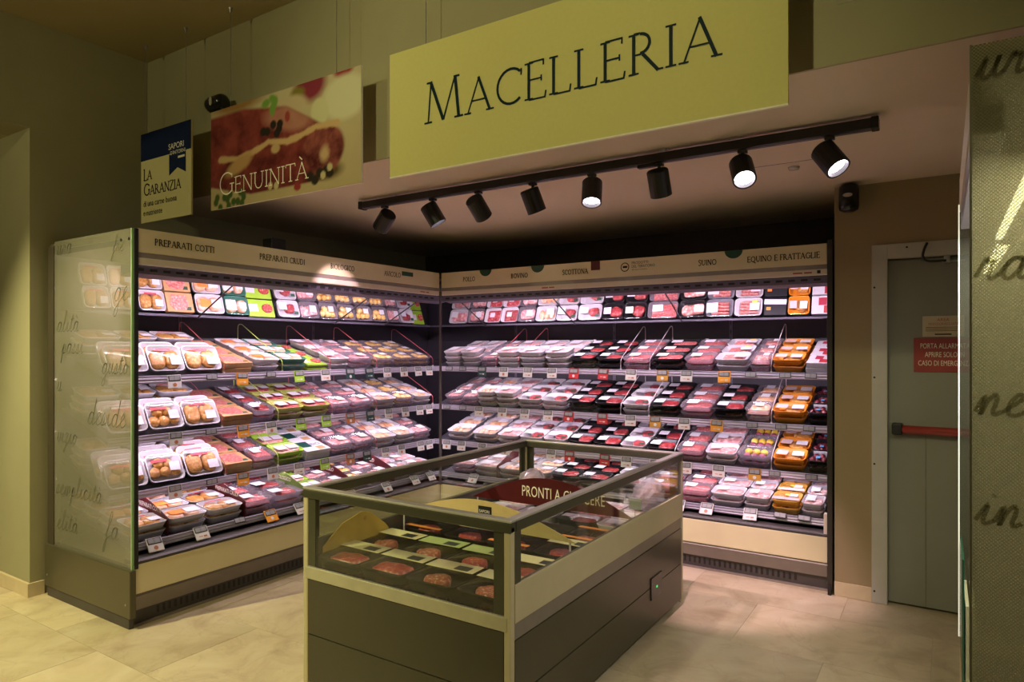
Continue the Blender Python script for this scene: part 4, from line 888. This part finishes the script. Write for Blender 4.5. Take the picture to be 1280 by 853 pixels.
# ------------------------------------------------------------------ island case
X0, X1, Y0, Y1, ZT = -2.375, -1.285, 1.985, 3.845, .892
W, Dp = X1-X0, Y1-Y0
isl = thing('island_cooler', 'low glass-sided island meat cooler standing on the marble floor', 'island cooler', T((X0, Y0, 0)))
MB().box(.05, W-.05, .05, Dp-.05, .0, .05).build('plinth', 'kick', isl)
for a in ((.0, .012, .03, Dp-.03), (W-.012, W, .03, Dp-.03)):
    for z0, z1 in ((.045, .249), (.253, .455)): MB().box(a[0], a[1], a[2], a[3], z0, z1, .002).build('side_panel', 'island_dark', isl)
    MB().box(a[0]+(.0 if a[0] else .004), a[1]-(.0 if not a[0] else .004), a[2], a[3], .457, .515).build('inset_strip', 'grey_panel', isl)  # grey inset strip below the cream band
    MB().box(a[0], a[1], a[2], a[3], .517, .655, .002).build('cream_band', 'island_cream', isl)
for a in ((.0, .012), (Dp-.012, Dp)):
    for z0, z1 in ((.045, .249), (.253, .49)): MB().box(.03, W-.03, a[0], a[1], z0, z1, .002).build('end_panel', 'island_dark', isl)
    MB().box(.014, W-.014, a[0]-.002, a[1]+.002, .492, .545, .003).build('end_rail', mat('end_rail', (.46, .43, .29), .4, .3), isl)
for x in (0, W):
    for y in (0, Dp):
        sx = 1 if x == 0 else -1; sy = 1 if y == 0 else -1
        cp = MB().box(min(x, x+sx*.03), max(x, x+sx*.03), min(y, y+sy*.03), max(y, y+sy*.03), .02, .87, .006).build('corner_post', 'island_cream', isl)
        MB().box(min(x+sx*.031, x+sx*.075), max(x+sx*.031, x+sx*.075), min(y+sy*.004, y+sy*.02), max(y+sy*.004, y+sy*.02), .546, .845).build('post_gasket', 'island_metal', isl)
        MB().box(min(x+sx*.004, x+sx*.02), max(x+sx*.004, x+sx*.02), min(y+sy*.031, y+sy*.075), max(y+sy*.031, y+sy*.075), .656, .845).build('post_gasket', 'island_metal', isl)
for nm, a in (('x', (0, W, -.002, .036)), ('x', (0, W, Dp-.036, Dp+.002)), ('y', (-.002, .036, .036, Dp-.036)), ('y', (W-.036, W+.002, .036, Dp-.036))):
    MB().box(a[0], a[1], a[2], a[3], .845, .880, .002).build('top_frame', 'island_metal', isl)
    MB().box(a[0]-(.002 if nm == 'x' else 0), a[1]+(.002 if nm == 'x' else 0), a[2], a[3], .881, ZT, .004).build('top_rail', 'island_top', isl)
MB().box(.03, W-.03, .006, .012, .546, .846).build('glass_pane', G_CLEAR, isl); MB().box(.03, W-.03, Dp-.012, Dp-.006, .546, .846).build('glass_pane', G_CLEAR, isl)
MB().box(.006, .012, .03, Dp-.03, .656, .846).build('glass_pane', G_CLEAR, isl); MB().box(W-.012, W-.006, .03, Dp-.03, .656, .846).build('glass_pane', G_CLEAR, isl)
MB().box(.03, W-.03, .001, .006, .5455, .549).build('glass_seat', 'steel_wire', isl)
MB().box(.02, W-.02, .02, Dp-.02, .44, .47).build('deck', 'deck_steel', isl)
for a in ((.013, .03), (W-.03, W-.013)): MB().box(a[0], a[1], .03, Dp-.03, .471, .65).build('inner_lining', 'deck_steel', isl)
cb = MB().box(W-.002, W+.006, Dp*.72, Dp*.72+.16, .185, .30, .003).build('control_box', 'black_gloss', isl)
MB().box(W+.006, W+.008, Dp*.72+.07, Dp*.72+.085, .235, .245).build('indicator_light', mat('led_green', (.05, .6, .15), .4, emit=((.05, 1, .2), .6)), cb)
# burger packs
BT = tray_mesh(.048, .245, .232, .86, .025)
BF = MB().loops([rr(.238, .225, .022, .0495), rr(.21, .195, .03, .058), rr(.14, .13, .04, .062)], False, True).mesh('bfilm', True)
BLB = MB().prism([(-.118, .022), (-.118, .112), (.118, .112), (.118, .022)], 'z', .0625, .0633).mesh('band'); BSQ = MB().box(.015, .085, .034, .082, .0634, .0640).mesh('square')
burg = {m_: mv(cm('burger', s_), m_, 'burger_patty') for m_, s_ in (('m_burger', 0), ('m_burger_red', 1), ('m_red', 2))}
STEAK2 = MB(); slab(STEAK2, 0, -.034, .085, .062, .006, .044, 4, 18, .8, .2); STEAK2 = STEAK2.mesh('steak', True)
def burger(M, label, meat, band='film_band', top=True, grp='burger packs in the near island section', strips=False):
    t = thing('burger_pack', label, 'burger pack', M, grp)
    ob('tray', mv(BT, 'tray_black', 'tray'), None, t)
    if meat == 'steak': o = ob('meat_steak', mv(STEAK2, 'm_red', 'meat_steak'), None, t)
    else: o = ob('burger_patty', burg[meat], None, t); o.location = (0, -.012, .004)
    if top:
        ob('film', mv(BF, G_FILM, 'film'), None, t)
        if band: ob('paper_band', mv(BLB, band, 'paper_band'), None, t); ob('brand_square', mv(BSQ, 'film_navy', 'brand_square'), None, t)
        if strips:
            for s_ in (-1, 1): MB().box(-.11, .11, s_*.095-.014, s_*.095+.014, .0625, .0635).build('side_strip', 'orange_strip', t)
    return t
DZ = .4705
rowsI = [2.135, 2.385]
meats = [['steak', 'steak', 'm_burger', 'm_burger'], ['m_burger', 'm_burger', 'm_burger_red', 'm_red'], ['m_burger', 'm_red', 'm_red', 'm_burger_red']]
bands = [['film_band', 'film_band', 'film_band', 'film_band'], ['film_band', 'film_lime', 'film_lime', 'film_band'], ['film_lime', 'film_band', 'film_band', 'film_band']]
for r_, y in enumerate(rowsI):
    for c_ in range(4):
        x = -2.21+.256*c_
        for q in range(2):
            m_ = meats[r_][c_]
            burger(T((x, y, DZ+q*.067)) @ RZ(rnd.uniform(-.035, .035)), '%s pack in near island section, %s row from front, %s from left, %s' % ('steak' if m_ == 'steak' else 'burger', ords[r_], ords[c_], 'top' if q else 'lower'), m_, bands[r_][c_], q == 1)
for r_, y in enumerate((2.70, 2.945)):
    for c_ in range(4):
        x = -2.21+.256*c_
        for q in range(2):
            burger(T((x, y, DZ+q*.067)), 'burger pack in middle island section, %s row behind kraft card, %s from left, %s' % (ords[r_], ords[c_], 'top' if q else 'lower'), 'm_red' if (r_+c_) % 3 == 0 else 'm_burger_red', 'film_band' if (r_ == 0 and c_ % 2) else None, q == 1, 'burger packs in the middle island section', (r_+c_) % 2 == 0)
far = ['WPLAIN', 'WPINK', 'BRED', 'CLMIN']
for r_, y in enumerate((3.33, 3.51, 3.69)):
    for c_ in range(4):
        for q in range(2):
            kd = far[(c_+r_) % 4] if c_ < 3 else 'WPLAIN'
            pack(kd, T((-2.20+.25*c_, y, DZ+q*PITCH)), '%s in far island section, %s row behind red card, %s from left, %s' % (KIND[kd]['phrase'], ords[r_], ords[c_], 'top' if q else 'lower'), 'packs in the far island section', q == 1, 1.1, 1)
def arch(name, label, y, m_, z0, z1, txt=None, x0=-2.335, x1=-1.325):
    t = thing(name, label, 'divider card', T((x0, y, .43))); L = x1-x0; n = 24
    MB().prism([(L*(1-k/n), z0-.43+(z1-z0)*math.sin(PI*k/n)) for k in range(n+1)], 'y', -.003, .003).build('card', m_, t)
    for x in (.03, L-.03): MB().box(x-.004, x+.004, .0032, .007, .042, z0-.43+.012).build('support_leg', 'wire_white', t)
    return t
t = arch('arched_card', 'kraft arched divider card with black SAPORI square in the island', 2.56, 'kraft_light', .665, .79)
MB().box(.50, .575, -.0045, -.003, .285, .335).build('label_square', 'box_black', t); sans('lettering', 'SAPORI', .019, 'ink_cream', t, T((.505, -.006, .305)), sx=.95)
t = arch('arched_card', 'dark red arched divider card lettered PRONTI A CUOCERE in the island', 3.20, 'card_red', .63, .785)
sans('lettering', 'PRONTI A CUOCERE', .085, 'ink_cream', t, T((.34, -.005, .245)), sx=.62, space=1.05)
t = thing('kraft_carton', 'yellow kraft card leaning along the left glass of the island', 'card', T((-2.338, 2.06, .473)))
MB().prism([(0, 0), (.46, 0), (.46, .09), (.40, .16), (.30, .235), (.24, .25), (.12, .22), (0, .14)], 'x', 0, .004).build('card', mat('kraft_yellow', (.60, .40, .08), .6), t)
MB().tube([(.0042, .26, .215), (.0055, .26, .215)], .01, 10).build('button', 'kraft', t)
# crinkled clear bags at the far end and a small tag holder
def bag(label, x, y, z, sx, sy, sz, seed):
    t = thing('clear_bag', label, 'bag', T((x, y, z)), 'clear bags in the island')
    mb = MB(); n = 22; L = []
    for j in range(11):
        th = PI*j/10; th = min(max(th, .08), PI-.08); lp = []
        for k in range(n):
            a = 2*PI*k/n; p = Vector((math.sin(th)*math.cos(a), math.sin(th)*math.sin(a), math.cos(th))); q = 1+.16*mn.noise(p*3.5+Vector((seed, 0, 0)))
            lp.append((p.x*sx*q, p.y*sy*q, max(0, sz*.55+p.z*sz*q*.6)))
        L.append(lp)
    mb.loops(L[::-1]); mb.build('bag_film', glass('bag_film', (.85, .85, .87), 1.3, diff=.45, dcol=(.72, .68, .72), rough=.2) if 'bag_film' not in MATS else 'bag_film', t)
    mc = MB(); lump(mc, 0, 0, sz*.5, sx*.7, sy*.7, sz*.42, seed); mc.build('contents', 'm_pale', t, True)
bag('crumpled clear bag of pale meat in the island corner nearest the case corner', -2.23, 3.70, .575, .085, .09, .13, 1)
bag('large crumpled clear bag in the island far corner beside the right glass', -1.43, 3.68, .575, .09, .11, .15, 6)
t = thing('price_holder', 'small pale price holder on a stem at the island right glass', 'price holder', T((-1.36, 3.30, .571)))
MB().box(-.03, .03, -.01, .01, 0, .004).tube([(0, 0, .004), (0, 0, .09)], .003, 6).build('stem', 'wire_white', t); MB().box(-.035, .035, -.003, .003, .085, .145, .003).build('holder_frame', 'tag_white', t)
# ------------------------------------------------------------------ fridge at the right edge
fz = thing('glass_cooler', 'tall cooler with dotted script glass at the right edge of the room', 'display cooler', T((.05, 1.73, 0)))
FL = 1.36; FD = .95
g1 = MB().box(0, FD, 0, .012, .42, 2.145).build('end_glass', G_DOTS, fz)
MB().box(-.004, .0, -.001, .013, .42, 2.147).build('glass_rim', mat('rim_olive', (.20, .19, .11), .3), fz)
MB().box(-.002, FD, -.012, .02, .03, .418, .004).build('end_skirt', 'skirt', fz)
g2 = MB().box(.0, FD, FL-.012, FL, .42, 2.05).build('end_glass', glass('glass_dim', (.72, .74, .66), 1.0, diff=.12, dcol=(.3, .3, .26)), fz)
MB().box(-.004, .0, FL-.013, FL+.001, .40, 2.05).build('glass_rim', 'glass_edge_lit', fz)
MB().box(0, .02, .014, FL-.013, 2.02, 2.145, .002).build('fascia', 'cream_lip', fz)
MB().box(.004, .06, .014, FL-.013, 1.955, 2.018, .002).build('canopy_lip', 'rail_white', fz)
MB().box(.02, FD, .014, FL-.013, 2.10, 2.13).build('canopy_top', 'dark_wall', fz)
MB().box(FD-.04, FD, .014, FL-.013, .3, 2.1).build('back_wall', 'tag_white', fz)
MB().box(.0, .03, .02, FL-.013, .17, .36, .003).build('bumper_panel', 'cream', fz); MB().box(.03, FD, .02, FL-.013, .03, .36).build('plinth', 'kick', fz)
for x in (.012, .030): MB().box(x, x+.010, FL-.33, FL-.014, .36, .62).build('front_pane', mat('pane_yellow', (.62, .60, .36), .35), fz)
MB().box(.002, .008, FL-.34, FL-.014, .36, .78).build('front_pane', 'glass_edge_green', fz)
for k, z in enumerate((.75, 1.07, 1.39, 1.70)):
    s_ = MB().box(.30, FD-.04, .014, FL-.013, z-.016, z).build('shelf', 'tag_white', fz); MB().box(.285, .30, .014, FL-.013, z-.026, z+.016).build('price_rail', 'rail_white', s_)
MB().box(.11, .13, .05, FL-.05, 1.90, 1.915).build('light_tube', 'fridge_tube', fz); MB().box(.20, .208, .05, FL-.05, 1.92, 1.93).build('light_tube', 'fridge_tube', fz)
area('fridge_light', (.14, FL/2, 1.895), (0, math.radians(12), 0), .04, FL-.15, 14, (1, .95, .8), fz)
SCRF = glass('script_film', (.50, .48, .36), .2, diff=.35, dcol=(.26, .24, .16))
for wd, x, z in (('ur', .006, 2.07), ('ra', .004, 1.645), ('ne', .004, 1.36), ('in', .004, 1.13)):
    mb = cursive(wd, .046, x, z, .0085, -.002); mb.build('script_word', SCRF, g1)
for i, (x, y) in enumerate(((.40, .10), (.40, .35), (.40, .6), (.62, .10), (.62, .35))):
    M = T((.05, 1.73, 0)) @ T((x+.02, y+.06, 1.072)) @ RZ(-PI/2)
    pack('WPLAIN', M, 'white tray in the right edge cooler, %s from the dotted glass' % ords[i], 'trays in the right cooler', True)
